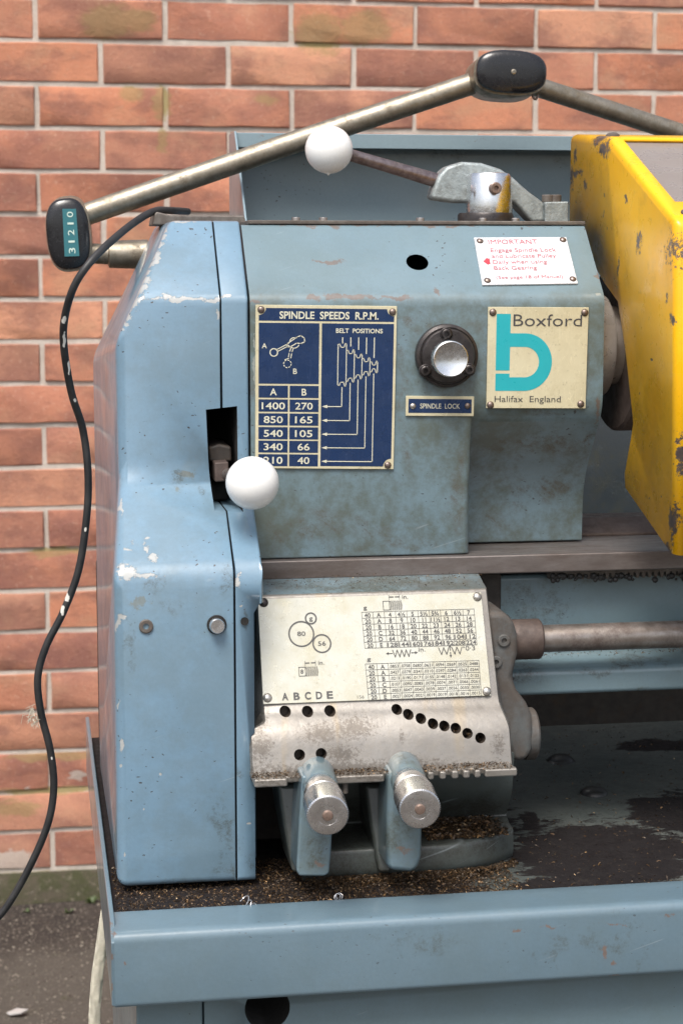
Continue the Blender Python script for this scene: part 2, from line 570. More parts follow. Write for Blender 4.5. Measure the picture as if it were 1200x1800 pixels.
# worn cast aluminium of the selector panel
n = N("worn cast aluminium")
al = n.mix(n.ramp(n.noise(18, 6, 0.7), 0.3, 0.7), (0.245, 0.225, 0.20), (0.33, 0.308, 0.28))
al = n.mix(n.ramp(n.noise(160, 5, 0.75), 0.45, 0.75, 0, 0.45), al, (0.26, 0.235, 0.20))
al = n.mix(n.ramp(n.spots([E(560, 1290, -.09, 0.1, 0.1)], None), 0, 1), al, al)
s = n.math('ADD', n.math('MAXIMUM', n.spots([E(620, 1282, -.08, 85, 34, .06), E(560, 1290, -.08, 60, 30, .06), E(600, 1352, -.09, 360, 20, .06), E(452, 1270, -.08, 40, 50, .06), E(460, 1320, -.09, 40, 50, .06), E(600, 1330, -.09, 60, 24, .06), E(885, 1320, -.1, 24, 40, .06), E(455, 1150, -.05, 9, 110, .06), E(650, 1036, -.03, 230, 11, .03), E(717, 1305, -.1, 12, 22, .06)], n.warp(40, 0.01)), 0.0),
           n.math('MULTIPLY', n.math('SUBTRACT', n.noise(420, 5, 0.85), 0.5), 3.2))
al = n.mix(n.ramp(s, 0.30, 0.80, 0, 0.62), al, n.mix(n.noise(90, 3), (0.055, 0.042, 0.032), (0.13, 0.105, 0.08)))
st = n.ramp(n.noise(40, 3, 0.5, n.scaled((1, 0.3, 0.1))), 0.62, 0.72, 0, 0.35)
al = n.mix(st, al, (0.36, 0.27, 0.15))
m_alu = n.done(al, n.ramp(n.noise(120, 4), 0.3, 0.7, 0.34, 0.52), 0.55, n.bump(n.noise(240, 5, 0.7), 0.25, 0.0008))

m_tube = metal("tarnished nickel tube", (0.27, 0.235, 0.18), (0.38, 0.335, 0.27), 0.44, ns=110, damt=0.34, dirt=(0.12, 0.095, 0.065))
m_rod = metal("browned steel rod", (0.20, 0.15, 0.15), (0.33, 0.27, 0.26), 0.36, ns=160, damt=0.35)
m_steel = metal("ground steel", (0.34, 0.31, 0.29), (0.46, 0.43, 0.41), 0.33, ns=80, damt=0.30, dirt=(0.09, 0.07, 0.06))
m_flange = metal("pale turned flange", (0.42, 0.36, 0.30), (0.54, 0.48, 0.42), 0.32, ns=60, damt=0.15, metallic=0.6)
m_leadscrew = metal("oily lead screw", (0.25, 0.21, 0.185), (0.37, 0.33, 0.30), 0.34, ns=70, damt=0.42, metallic=0.8, dirt=(0.085, 0.06, 0.05))
m_bore = metal("oily drilled bore", (0.05, 0.04, 0.032), (0.09, 0.07, 0.055), 0.45, ns=300, damt=0.4, metallic=0.4)
m_rail = metal("oily bed way steel", (0.15, 0.125, 0.115), (0.23, 0.205, 0.195), 0.40, (0.25, 1, 1), 60, damt=0.45, metallic=0.6, dirt=(0.075, 0.055, 0.045))
m_railedge = metal("grimy steel", (0.12, 0.10, 0.085), (0.18, 0.16, 0.14), 0.5, ns=120, damt=0.6, metallic=0.35, dirt=(0.07, 0.055, 0.045))
m_brown = metal("brown oiled iron", (0.085, 0.06, 0.05), (0.14, 0.105, 0.09), 0.5, ns=70, damt=0.5, metallic=0.4, dirt=(0.05, 0.035, 0.03))
m_bracket = metal("dirty bracket iron", (0.085, 0.095, 0.097), (0.125, 0.13, 0.128), 0.5, ns=60, damt=0.75, metallic=0.1, dirt=(0.075, 0.058, 0.046), bump=0.5)
m_cast = metal("bare cast lever", (0.25, 0.28, 0.28), (0.37, 0.41, 0.41), 0.42, ns=140, damt=0.35, metallic=0.45, dirt=(0.11, 0.11, 0.10), bump=0.8)
m_blackdisc = metal("blackened steel", (0.035, 0.03, 0.03), (0.06, 0.052, 0.05), 0.33, ns=140, damt=0.35, metallic=0.5, dirt=(0.05, 0.04, 0.035))
m_chrome = metal("chrome", (0.72, 0.73, 0.75), (0.78, 0.79, 0.8), 0.22, ns=200, damt=0.12, metallic=1.0, dirt=(0.2, 0.17, 0.14), bump=0.05)
m_knurl = metal("knurled steel", (0.66, 0.65, 0.65), (0.76, 0.75, 0.75), 0.24, ns=90, damt=0.0, metallic=0.95, dirt=(0.26, 0.23, 0.21), bump=0.03)
m_rivet = metal("rivet", (0.20, 0.15, 0.13), (0.30, 0.24, 0.21), 0.38, ns=300, damt=0.3, metallic=0.8)
m_rivetl = metal("pale rivet", (0.5, 0.47, 0.43), (0.6, 0.57, 0.53), 0.3, ns=300, damt=0.25, metallic=0.85)
m_rust = metal("rusty pin", (0.20, 0.14, 0.11), (0.27, 0.19, 0.155), 0.45, ns=300, damt=0.3, metallic=0.5)
m_white = simple("white plastic ball", (0.80, 0.795, 0.775), 0.25, var=0.05, nscale=70, bump=0.04)
m_capblack = simple("black plastic cap", (0.014, 0.014, 0.016), 0.22, var=0.3, nscale=150, bump=0.05)
m_sticker = simple("teal embossing tape", (0.035, 0.155, 0.175), 0.35, var=0.1, nscale=200)
m_tapeletter = simple("tape lettering", (0.55, 0.66, 0.58), 0.5)
m_plastic = simple("dark paint flakes", (0.02, 0.02, 0.02), 0.5)

def plate_mat(name, base, stain, rough=0.32, metallic=0.0, amt=0.5):
    n = N(name)
    c = n.mix(n.ramp(n.noise(28, 6, 0.7), 0.35, 0.75, 0, amt), base, stain)
    c = n.mix(n.ramp(n.noise(260, 4, 0.7), 0.58, 0.72, 0, 0.35), c, tuple(q * 0.45 for q in stain))
    vs = n.noise(60, 2, 0.5, n.scaled((3.0, 3.0, 0.35), (3, 2, 1)), 1.5)
    sc = n.ramp(n.math('ABSOLUTE', n.math('SUBTRACT', vs, 0.5)), 0.006, 0.0, 0, 0.35)
    c = n.mix(sc, c, tuple(min(1, q * 1.5 + 0.05) for q in base))
    return n.done(c, n.ramp(n.noise(90, 4), 0.3, 0.7, rough - 0.07, rough + 0.08), metallic, n.bump(n.noise(60, 3), 0.06, 0.001))

m_ivory = plate_mat("aged ivory plate", (0.60, 0.55, 0.38), (0.40, 0.34, 0.20))
m_silver = plate_mat("brushed ivory plate", (0.60, 0.59, 0.51), (0.49, 0.44, 0.29), 0.22, 0.25, 0.75)
m_whiteplate = plate_mat("white plate", (0.72, 0.72, 0.74), (0.60, 0.60, 0.62), 0.25, 0.2)
m_navy = plate_mat("navy enamel field", (0.010, 0.030, 0.092), (0.010, 0.024, 0.060), 0.28)
m_ink = simple("black ink", (0.05, 0.05, 0.055), 0.5)
m_inkgrey = simple("grey ink", (0.075, 0.072, 0.07), 0.5)
m_cream = simple("cream print", (0.62, 0.60, 0.47), 0.45, var=0.2, nscale=160)
m_red = simple("faded red ink", (0.42, 0.085, 0.11), 0.5, var=0.2)
m_redarrow = simple("red arrow ink", (0.62, 0.04, 0.06), 0.5)
m_turq = simple("turquoise ink", (0.02, 0.37, 0.42), 0.35, var=0.08, nscale=50)
m_rubber = N("black rubber cable")
_c = m_rubber.mix(m_rubber.ramp(m_rubber.noise(60, 4), 0.3, 0.7), (0.010, 0.010, 0.011), (0.028, 0.027, 0.027))
_sp = [(P(113, 562, .06), (.003, .05, .006)), (P(113, 600, .06), (.0022, .05, .012)), (P(120, 645, .075), (.0022, .05, .012)), (P(133, 703, .085), (.002, .05, .003)), (P(119, 1050, .09), (.003, .05, .006)), (P(110, 1072, .09), (.003, .05, .008)),
       (P(150, 930, .09), (.0015, .05, .004)), (P(90, 1330, .09), (.0012, .05, .003))]
_p = m_rubber.ramp(m_rubber.math('ADD', m_rubber.spots([(a_, tuple(q * .75 for q in b_)) for a_, b_ in _sp], m_rubber.warp(120, .004)), m_rubber.math('MULTIPLY', m_rubber.math('SUBTRACT', m_rubber.noise(300, 4), .5), 1.5)), 0.30, 0.40)
_c = m_rubber.mix(_p, _c, (0.62, 0.6, 0.55))
m_rubber = m_rubber.done(_c, 0.5, 0.0, m_rubber.bump(m_rubber.noise(200, 3), 0.1, 0.0005))
m_braid = simple("braided hose yarn", (0.50, 0.47, 0.38), 0.7, var=0.35, nscale=120)

# yellow guard
n = N("chipped yellow enamel")
GX = 0.430
def EX(px, py, rx, ry):
    return (PX(px, py, GX), (0.05, rx * .0011, ry * .0005))
c = n.mix(n.ramp(n.noise(10, 5), 0.3, 0.7), (0.86, 0.43, 0.004), (0.93, 0.52, 0.008))
c = n.mix(n.ramp(n.noise(40, 7, 0.75), 0.50, 0.75, 0, 0.45), c, (0.45, 0.21, 0.01))
c = n.mix(n.ramp(n.noise(140, 5, 0.7), 0.62, 0.72, 0, 0.4), c, (0.14, 0.08, 0.02))
s = n.math('ADD', n.spots([(PX(1050, 242, GX), (.03, .035, .010)), (PX(1012, 305, GX), (.03, .030, .006)), (PX(1028, 320, GX), (.03, .010, .010)), (PX(1122, 425, GX), (.03, .010, .014)), (PX(1085, 465, GX), (.03, .004, .016)), (PX(1060, 262, GX), (.03, .03, .010)),
                           (PX(1192, 440, GX + .006), (.014, .03, .022)), (PX(1100, 345, GX), (.03, .012, .004)), (PX(1180, 920, GX), (.03, .01, .024)), (PX(1170, 965, GX), (.03, .02, .008)), (PX(1198, 560, GX), (.04, .01, .006)), (PX(1180, 560, GX), (.02, .006, .006)), (PX(1150, 950, GX), (.02, .02, .004)),
                           (PX(1010, 270, GX), (.02, .01, .012)), (PX(1003, 310, GX), (.02, .012, .02)), (PX(1170, 522, GX), (.03, .006, .006)), (PX(1185, 800, GX), (.03, .004, .03)), (PX(1190, 660, GX), (.03, .004, .006))], n.warp(70, .016)),
           n.math('MULTIPLY', n.math('SUBTRACT', n.noise(260, 6, 0.85), 0.5), 2.8))
m1 = n.ramp(s, 0.50, 0.62)
vo = n.new("ShaderNodeTexVoronoi", feature='F1')
vo.inputs['Scale'].default_value = 80
n.put(vo.inputs['Vector'], n.vm('MULTIPLY', n.warp(50, 0.03), (1, 0.8, 0.7)))
nk = n.ramp(n.math('ADD', vo.outputs['Distance'], n.math('MULTIPLY', n.noise(16, 2), .5)), 0.32, 0.27)
m1 = n.math('MAXIMUM', m1, nk)
c = n.mix(m1, c, n.mix(n.noise(120, 4), (0.055, 0.038, 0.03), (0.17, 0.14, 0.135)))
m_yellow = n.done(c, n.ramp(n.noise(60, 4), 0.3, 0.7, 0.25, 0.42), 0.0, n.bump(n.math('MULTIPLY', m1, -1.0), 0.5, 0.0005, n.bump(n.noise(30, 4), 0.2, 0.001)))
n = N("smoky polycarbonate")
m_window = n.done(n.mix(n.noise(30, 5), (0.30, 0.25, 0.22), (0.40, 0.35, 0.32)), n.ramp(n.noise(50, 4), .3, .7, 0.25, 0.4), 0.0, None, Transmission_Weight=0.35, Alpha=0.95)

# wall and ground
n = N("red stretcher brick")
oi = n.new("ShaderNodeObjectInfo")
rnd = oi.outputs['Random']
g = n.new("ShaderNodeNewGeometry")
wp = g.outputs['Position']
cr = n.new("ShaderNodeValToRGB")
cr.color_ramp.elements[0].color = (0.42, 0.150, 0.080, 1)
cr.color_ramp.elements[1].color = (0.56, 0.245, 0.140, 1)
for pos, cc in ((0.25, (0.50, 0.178, 0.086, 1)), (0.5, (0.54, 0.205, 0.104, 1)), (0.72, (0.42, 0.165, 0.100, 1)), (0.86, (0.55, 0.265, 0.155, 1))):
    e = cr.color_ramp.elements.new(pos)
    e.color = cc
n.put(cr.inputs[0], rnd)
c = n.mix(n.ramp(n.noise(13, 6, .7, wp), .40, .70, 0, .6), cr.outputs[0], n.vm('MULTIPLY', cr.outputs[0], (0.64, 0.62, 0.66)))
big = n.vm('ADD', n.vm('MULTIPLY', wp, (1.0, 1.0, 1.6)), n.vm('MULTIPLY', (13.7, 5.1, 9.3), rnd))
c = n.mix(0.26, c, (0.44, 0.275, 0.215))
c = n.vm("MULTIPLY", c, (1.27, 1.22, 1.16))
c = n.mix(n.ramp(n.noise(9, 4, .6, big), .44, .66, 0, .70), c, (0.25, 0.11, 0.085))
c = n.mix(n.ramp(n.noise(7, 4, .6, n.vm('ADD', big, (4, 4, 4))), .52, .70, 0, .5), c, (0.54, 0.31, 0.185))
c = n.mix(n.math('MULTIPLY', n.math('SUBTRACT', 1.0, oi.outputs['Color']), n.ramp(n.noise(16, 4, .6, wp), .3, .65, .35, 1.0)), c, n.mix(n.noise(25, 4, .6, wp), (0.22, 0.092, 0.074), (0.31, 0.135, 0.100)))
c = n.mix(n.ramp(n.noise(120, 5, .75, wp), .55, .70, 0, .5), c, (0.60, 0.38, 0.27))
c = n.mix(n.ramp(n.noise(220, 3, .7, wp), .60, .75, 0, .6), c, (0.16, 0.055, 0.04))
def WE(px, py, rx, ry):
    return E(px, py, 2.05, rx, ry, .2)
lich = [WE(190, 40, 60, 40), WE(245, 35, 40, 26), WE(560, 60, 60, 50), WE(640, 50, 60, 40), WE(230, 165, 30, 20), WE(285, 180, 20, 40), WE(470, 175, 30, 14), WE(100, 970, 70, 12), WE(100, 1330, 120, 9), WE(90, 1390, 130, 10), WE(30, 1420, 60, 20), WE(60, 1545, 220, 18), WE(286, 245, 12, 30)]
n2 = n
wpw = n.vm('ADD', wp, n.vm('MULTIPLY', n.vm('SUBTRACT', (lambda q: q.outputs[1])(n.new("ShaderNodeTexNoise")), (.5, .5, .5)), (.03, .03, .03)))
sl = n.math('ADD', n.math('MAXIMUM', n.spots(lich, wpw), 0.0), n.math('MULTIPLY', n.math('SUBTRACT', n.noise(90, 5, .75, wp), .5), .8))
c = n.mix(n.ramp(sl, .02, .5, 0, .62), c, (0.33, 0.235, 0.10))
ps = n.math('ADD', n.spots([WE(15, 1515, 60, 24), WE(90, 1528, 30, 6), WE(50, 1385, 10, 5), WE(140, 1362, 22, 10)], wpw), n.math('MULTIPLY', n.math('SUBTRACT', n.noise(70, 5, .75, wp), .5), 1.2))
c = n.mix(n.ramp(ps, .1, .3, 0, .8), c, (0.50, 0.43, 0.37))
m_brick = n.done(c, 0.85, 0.0, n.bump(n.noise(140, 7, .8, wp), 0.9, 0.004))
n = N("lime mortar")
g = n.new("ShaderNodeNewGeometry")
wp = g.outputs['Position']
c = n.mix(n.ramp(n.noise(30, 6, .7, wp), .3, .7), (0.48, 0.42, 0.36), (0.62, 0.55, 0.48))
c = n.mix(n.ramp(n.noise(300, 3, .7, wp), .55, .75, 0, .5), c, (0.30, 0.23, 0.18))
sl = n.math('ADD', n.math('MAXIMUM', n.spots(lich, wp), 0.0), n.math('MULTIPLY', n.math('SUBTRACT', n.noise(90, 5, .75, wp), .5), .8))
c = n.mix(n.ramp(sl, .15, .5, 0, .75), c, (0.30, 0.23, 0.05))
m_mortar = n.done(c, 0.95, 0.0, n.bump(n.noise(260, 5, .7, wp), 0.8, 0.003))
n = N("mossy concrete")
c = n.mix(n.ramp(n.noise(25, 6, .75), .35, .62), (0.075, 0.062, 0.042), (0.045, 0.048, 0.018))
c = n.mix(n.ramp(n.noise(90, 5, .7), .55, .75, 0, .7), c, (0.24, 0.21, 0.165))
m_plinth = n.done(c, 0.95, 0.0, n.bump(n.noise(80, 6, .75), 0.9, 0.008))
n = N("old asphalt with soil")
c = n.mix(n.ramp(n.noise(7, 6, .7), .35, .65), (0.028, 0.021, 0.017), (0.052, 0.040, 0.032))
sx = n.new("ShaderNodeSeparateXYZ")
n.put(sx.inputs[0], n.warp(5, .3))
c = n.mix(n.ramp(sx.outputs[1], 1.86, 1.66), c, n.mix(n.noise(20, 6, .7), (0.070, 0.058, 0.046), (0.125, 0.108, 0.088)))
c = n.mix(n.ramp(n.noise(60, 6, .75), .5, .7, 0, .7), c, (0.12, 0.10, 0.08))
c = n.mix(n.ramp(n.noise(14, 5, .7), .6, .75, 0, .6), c, (0.07, 0.075, 0.02))
c = n.mix(n.ramp(n.noise(170, 3, .7), .60, .68, 0, .85), c, (0.30, 0.265, 0.22))
m_ground = n.done(c, 0.95, 0.0, n.bump(n.noise(70, 7, .75), 0.9, 0.012))
n = N("gravel grit")
g = n.new("ShaderNodeNewGeometry")
cr = n.new("ShaderNodeValToRGB")
cr.color_ramp.elements[0].color = (0.06, 0.045, 0.035, 1)
cr.color_ramp.elements[1].color = (0.24, 0.205, 0.165, 1)
n.put(cr.inputs[0], g.outputs['Random Per Island'])
m_grit = n.done(cr.outputs[0], 0.9)
n = N("mixed swarf")
g = n.new("ShaderNodeNewGeometry")
cr = n.new("ShaderNodeValToRGB")
cr.color_ramp.elements[0].color = (0.05, 0.03, 0.015, 1)
cr.color_ramp.elements[1].color = (0.55, 0.40, 0.24, 1)
for pos, cc in ((0.55, (0.055, 0.038, 0.024, 1)), (0.86, (0.12, 0.065, 0.028, 1)), (0.97, (0.32, 0.19, 0.085, 1))):
    e = cr.color_ramp.elements.new(pos)
    e.color = cc
n.put(cr.inputs[0], g.outputs['Random Per Island'])
m_swarf = n.done(cr.outputs[0], 0.45, 0.4)
m_curl = simple("bright steel shaving", (0.6, 0.6, 0.62), 0.3, 0.8)
m_leaf = simple("small green weed", (0.05, 0.075, 0.018), 0.6, var=0.4)
m_paper = simple("pale scrap", (0.42, 0.40, 0.38), 0.7)

# tray floor: blue paint worn under black sludge
n = N("tray floor sludge")
FZ = CAM.z - 0.4395
def EZ(px, py, rx, ry):
    c_ = PZ(px, py, FZ)
    d_ = (c_ - CAM).y
    return (c_, (rx * d_ / FPX, ry * d_ / FPX * 3.0, .05))
c = n.mix(n.ramp(n.noise(12, 5), .3, .7), (0.062, 0.072, 0.068), (0.090, 0.098, 0.090))
s = n.math('ADD', n.spots([EZ(1060, 1500, 200, 78), EZ(1220, 1430, 150, 50), EZ(1000, 1560, 120, 30), EZ(1160, 1310, 90, 18), EZ(930, 1440, 30, 20), EZ(350, 1580, 420, 60), EZ(640, 1560, 260, 40), EZ(700, 1450, 240, 70), (V((.05, .1, FZ)), (.06, .5, .05)), (V((.15, .0, FZ)), (.13, .2, .05))], n.warp(30, .04)),
           n.math('MULTIPLY', n.math('SUBTRACT', n.noise(60, 7, .78, n.scaled((.5, 1, 1))), .5), 1.5))
m_ = n.ramp(s, 0.05, 0.15)
c = n.mix(m_, c, n.mix(n.noise(200, 3), (0.008, 0.007, 0.0075), (0.018, 0.014, 0.014)))
c = n.mix(n.ramp(n.noise(70, 7, .8), .55, .7, 0, .7), c, (0.04, 0.034, 0.028))
m_floor = n.done(c, n.ramp(n.noise(80, 4), .3, .7, .6, .85), 0.0, n.bump(n.noise(160, 6, .75), .45, .0015), Specular_IOR_Level=0.25)

# ================================================================== SETTING
bm = bmesh.new()
box(bm, -40, 40, -40, 40, -0.2, 0.0)
o = part("ground", bm, m_ground, smooth=0)
o['kind'] = 'structure'
YW = 2.05
Z0 = P(30, 1532, YW).z                          # lowest bed joint
wall = thing("brick_wall", "orange red stretcher bond brick wall behind the blue machine", "wall", (0.55, YW, 0))
bm = bmesh.new()
box(bm, -2.6, 3.6, YW + 0.0036, YW + 0.10, Z0 - 0.006, Z0 + 34 * .075)
part("mortar", bm, m_mortar, wall, smooth=0)

def brick_bm(seed, L=.2165, H=.0665, D=.06):
    rg = random.Random(seed)
    bm = bmesh.new()
    def ring(y, ins, j):
        nx, nz = 5, 2
        pts = []
        for i in range(nx):
            pts.append((-L / 2 + ins + (L - 2 * ins) * i / nx, -H / 2 + ins))
        for i in range(nz):
            pts.append((L / 2 - ins, -H / 2 + ins + (H - 2 * ins) * i / nz))
        for i in range(nx):
            pts.append((L / 2 - ins - (L - 2 * ins) * i / nx, H / 2 - ins))
        for i in range(nz):
            pts.append((-L / 2 + ins, H / 2 - ins - (H - 2 * ins) * i / nz))
        return [(x + rg.uniform(-j, j), y + rg.uniform(-j, j) * .4, z + rg.uniform(-j, j)) for x, z in pts]
    a, b, c = ring(D, 0, 0), ring(0.0022, 0.0, .0010), ring(0, .0020, .0012)
    rows = [[bm.verts.new(p) for p in q] for q in (a, b, c)]
    n_ = len(a)
    for p, q in zip(rows, rows[1:]):
        for i in range(n_):
            bm.faces.new((p[i], p[(i + 1) % n_], q[(i + 1) % n_], q[i]))
    bm.faces.new(rows[-1])
    return bm

bricks = [to_mesh("brick", brick_bm(i), m_brick, 40) for i in range(10)]
XJ = 0.0158
far = bmesh.new()
rg = random.Random(11)
dark_spots = {(0, 0): .6, (1, 0): .35, (2, 0): .45}
for row in range(33):
    zc = Z0 + row * .075 + .0375
    off = 0 if row % 2 == 0 else .1125
    for k in range(-12, 16):
        xc = XJ + off + k * .225 + .1125
        if row < 22 and -2 <= k <= 5:
            o = link("brick", rg.choice(bricks), wall, Matrix.Translation((xc + rg.uniform(-.001, .001), YW + rg.uniform(-.0022, .0022), zc + rg.uniform(-.0008, .0008))) @ Matrix.Rotation(rg.uniform(-.006, .006), 4, 'Y'))
            q = rg.random()
            v = 1.0
            if row < 13:
                v = 0.05 + 0.6 * rg.random() if q < .62 else 0.8
            elif q < .5:
                v = 0.30 + .45 * rg.random()
            o.color = (v, v, v, 1)
        elif abs(xc - .5) < 3.0:
            vs = box(far, xc - .1075, xc + .1075, YW, YW + .05, zc - .0325, zc + .0325)
o = part("brick_field", far, m_brick, wall, smooth=0)
o['kind'] = 'stuff'
o.color = (.9, .9, .9, 1)

# concrete haunch at the wall foot
bm = bmesh.new()
loops = []
for i in range(90):
    x = -2.6 + i * .0697
    j = mnoise.noise(V((x * 6, 1, 3))) * .012
    j2 = mnoise.noise(V((x * 14, 5, 3))) * .012
    loops.append([(x, YW + .02, Z0 - .004), (x, YW - .012 + j * .4, Z0 - .004 + j2 * .3), (x, YW - .03 + j, Z0 - .02 + j2), (x, YW - .045 + j, -.01), (x, YW + .02, -.01)])
loft(bm, loops)
o = part("footing", bm, m_plinth, smooth=60)
o['kind'] = 'structure'

# gravel, scraps and weeds in the strip of ground beside the machine
bm = bmesh.new()
rg = random.Random(5)
for i in range(6000):
    x = rg.uniform(-.4, .3)
    y = YW - .05 - abs(rg.gauss(0, .5)) if rg.random() < .7 else rg.uniform(.6, 2.0)
    r = rg.choice([.001, .0013, .0016, .002, .002, .003]) * rg.uniform(.6, 1.3)
    c_ = V((x, y, r * .3))
    vs = [bm.verts.new(c_ + V((rg.uniform(.6, 1.2) * r * a, rg.uniform(.6, 1.2) * r * b, rg.uniform(.5, 1) * r * h))) for a, b, h in ((1, 0, 0), (-1, 0, 0), (0, 1, 0), (0, -1, 0), (0, 0, 1))]
    for f in ((0, 2, 4), (2, 1, 4), (1, 3, 4), (3, 0, 4)):
        bm.faces.new([vs[q] for q in f])
o = part("gravel", bm, m_grit, smooth=0)
tag(o, "loose grit and small stones scattered on the ground below the wall", "gravel")
o['kind'] = 'stuff'

def weed(px, py, nleaf, s, label):
    base = PZ(px, py, 0.0)
    bm = bmesh.new()
    rg = random.Random(int(px))
    for i in range(nleaf):
        a = rg.uniform(0, 6.28)
        d = V((math.cos(a), math.sin(a), rg.uniform(.3, 1.2))).normalized()
        side = d.cross(V((0, 0, 1))).normalized() * s * .22
        tip = base + d * s * rg.uniform(.6, 1.1)
        mid = base + d * s * .55 + V((0, 0, s * .15))
        vs = [bm.verts.new(p) for p in (base, mid + side, tip, mid - side)]
        bm.faces.new(vs)
    o = part("weed", bm, m_leaf, smooth=0)
    tag(o, label, "weed", "weeds at the foot of the wall")

weed(163, 1588, 12, .017, "taller green weed nearest the blue machine at the foot of the wall")
weed(122, 1606, 9, .014, "small two-lobed green weed in the middle of the wall foot")
weed(48, 1604, 8, .010, "smallest green weed, furthest from the machine along the wall foot")
bm = bmesh.new()
pts = [PZ(12, 1782, .004), PZ(30, 1774, .006), PZ(50, 1776, .009), PZ(38, 1782, .008), PZ(18, 1785, .004)]
prism(bm, pts, (0, 0, .002))
tag(part("litter", bm, m_paper, smooth=0), "pale torn scrap lying on the dark ground", "scrap")

# ================================================================== LATHE
L0 = V((0.35, 0.1, 0.0))
lathe = thing("lathe", "blue grey metalworking lathe with yellow chuck guard and riveted data plates", "lathe", L0)

# ---- gear cover (door) and its fixed back half
YB = 0.22
ZT, ZR, ZS1, ZS2, ZBOT = zz(388, .055, 340), zz(525, 0, 300), zz(834, 0, 300), zz(1006, -.08, 300), zz(1557, -.08, 300)
gprof = [(YB, ZT), (.055, ZT), (0, ZR), (0, ZS1), (-.08, ZS2), (-.08, ZBOT), (YB, ZBOT)]
XS = xx(388, 0, 700)
XB = xx(440, 0, 700)
bm = bmesh.new()
xl = {YB: xx(165, YB, 700), .055: xx(200, .055, 600), 0: xx(205, 0, 700), -.08: xx(201, -.08, 1200)}
loft(bm, [[(xl[y], y, z) for y, z in gprof], [(XS, y, z) for y, z in gprof]])
A, B, D = P(298, 388, .055), P(240, 525, 0), P(204, 600, 0)
nrm = (B - A).cross(D - A).normalized()
if nrm.x > 0:
    nrm = -nrm
r_ = bmesh.ops.bisect_plane(bm, geom=bm.verts[:] + bm.edges[:] + bm.faces[:], plane_co=A, plane_no=nrm, clear_outer=True)
bmesh.ops.holes_fill(bm, edges=[e for e in bm.edges if e.is_boundary])
cover = part("gear_cover", bm, [m_cover, m_dark], lathe)
def gw(a, b):
    if abs(a.x - XS) < 1e-5 and abs(b.x - XS) < 1e-5:
        return .0008
    if a.y > YB - .01 and b.y > YB - .01:
        return .002
    mz = (a.z + b.z) / 2
    if a.x < XS - .001 and b.x < XS - .001:
        if mz > zz(610, 0, 205):
            return .0045
        return .0075
    if abs(mz - ZT) < .004:
        return .003
    if abs(mz - ZS1) < .004 or abs(mz - ZS2) < .004:
        return .012
    return .0055
wbevel(cover, gw, 5)

slot = [P(362, 720, 0), P(417, 714, 0), P(419, 890, 0), P(370, 888, 0)]
def slot_bm():
    bm = bmesh.new()
    prism(bm, [V((p.x, -.06, p.z)) for p in slot], (0, .15, 0))
    return bm
sx0, sx1 = min(p.x for p in slot) - .001, max(p.x for p in slot) + .001
sz0, sz1 = min(p.z for p in slot) - .001, max(p.z for p in slot) + .001
def in_slot(c):
    return sx0 < c.x < sx1 and sz0 < c.z < sz1 and c.y > -.03 and not (abs(c.y) < .0006 and False)
cut(cover, slot_bm(), lambda c, *_: in_slot(c) and c.y > .002)

GAP = .0011
bm = bmesh.new()
gprof2 = [(YB, ZT), (.055, ZT), (0.0006, ZR), (0.0006, ZS1), (-.0794, ZS2), (-.0794, ZBOT), (YB, ZBOT)]
loft(bm, [[(XS + GAP, y, z) for y, z in gprof2], [(XB - GAP, y, z) for y, z in gprof2]])
coverb = part("gear_cover_back", bm, [m_coverb, m_dark], lathe)
def gw2(a, b):
    if abs(a.x - b.x) < 1e-5:
        return .0008 if a.x < XS + .003 else .002
    mz = (a.z + b.z) / 2
    if abs(mz - ZS1) < .004 or abs(mz - ZS2) < .004:
        return .012
    return .004
wbevel(coverb, gw2, 5)
cut(coverb, slot_bm(), lambda c, *_: in_slot(c) and c.y > .002)
# lower right of the back half is stepped in
bm = bmesh.new()
xa, xb = xx(447, -.08, 1200), XB + .02
prism(bm, [(xa + .004, -.2, zz(1062, -.08, 447)), (xb, -.2, zz(1045, -.08, 447)), (xb, -.2, zz(1600, -.08, 447)), (xa, -.2, zz(1600, -.08, 447)), (xa, -.2, zz(1380, -.08, 447)),
           (xa - .0028, -.2, zz(1372, -.08, 447)), (xa - .0028, -.2, zz(1296, -.08, 447)), (xa, -.2, zz(1288, -.08, 447)), (xa, -.2, zz(1078, -.08, 447))], (0, .17, 0))
cut(coverb, bm, lambda c, *_: False)
# cast rim along the top of the cover
bm = bmesh.new()
prism(bm, [P(276, 372, .12), P(300, 378, .12), P(428, 379, .12), P(431, 384, .12), P(433, 396, .12), P(268, 396, .12), P(272, 376, .12)], (0, .05, 0))
part("top_rim", bm, m_railedge, lathe, bevel=.0015)
# screws, bolt and oil hole of the cover
def screw_bm(c, r, depth=.0012, axis=(0, -1, 0)):
    bm = bmesh.new()
    c = V(c)
    rev(bm, [(r, -.003), (r, depth * .6), (r * .86, depth), (r * .45, depth), (r * .40, -depth * 1.6), (0, -depth * 1.8)], c, axis, 28)
    return bm
part("screw", screw_bm(P(257, 1101, -.0805), .0049), m_railedge, cover)
bm = bmesh.new()
rev(bm, [(.0068, 0), (.0068, .0005), (.0062, .0008), (.006, .0006), (0, .0005)], P(381, 1098, -.0805), (0, -1, 0), 32)
part("bolt_recess", bm, m_dark, cover)
bm = bmesh.new()
rev(bm, [(.0052, 0), (.0052, .006), (.0047, .0068), (0, .0068)], P(380, 1099, -.081), (.06, -1, .05), 24)
part("bolt", bm, m_knurl, cover)
bm = bmesh.new()
rev(bm, [(.0028, 0.0001), (.0029, .0003), (.0024, .0002), (0, .0002)], P(430, 1092, -.0806), (0, -1, 0), 20)
part("oil_hole", bm, m_dark, coverb)

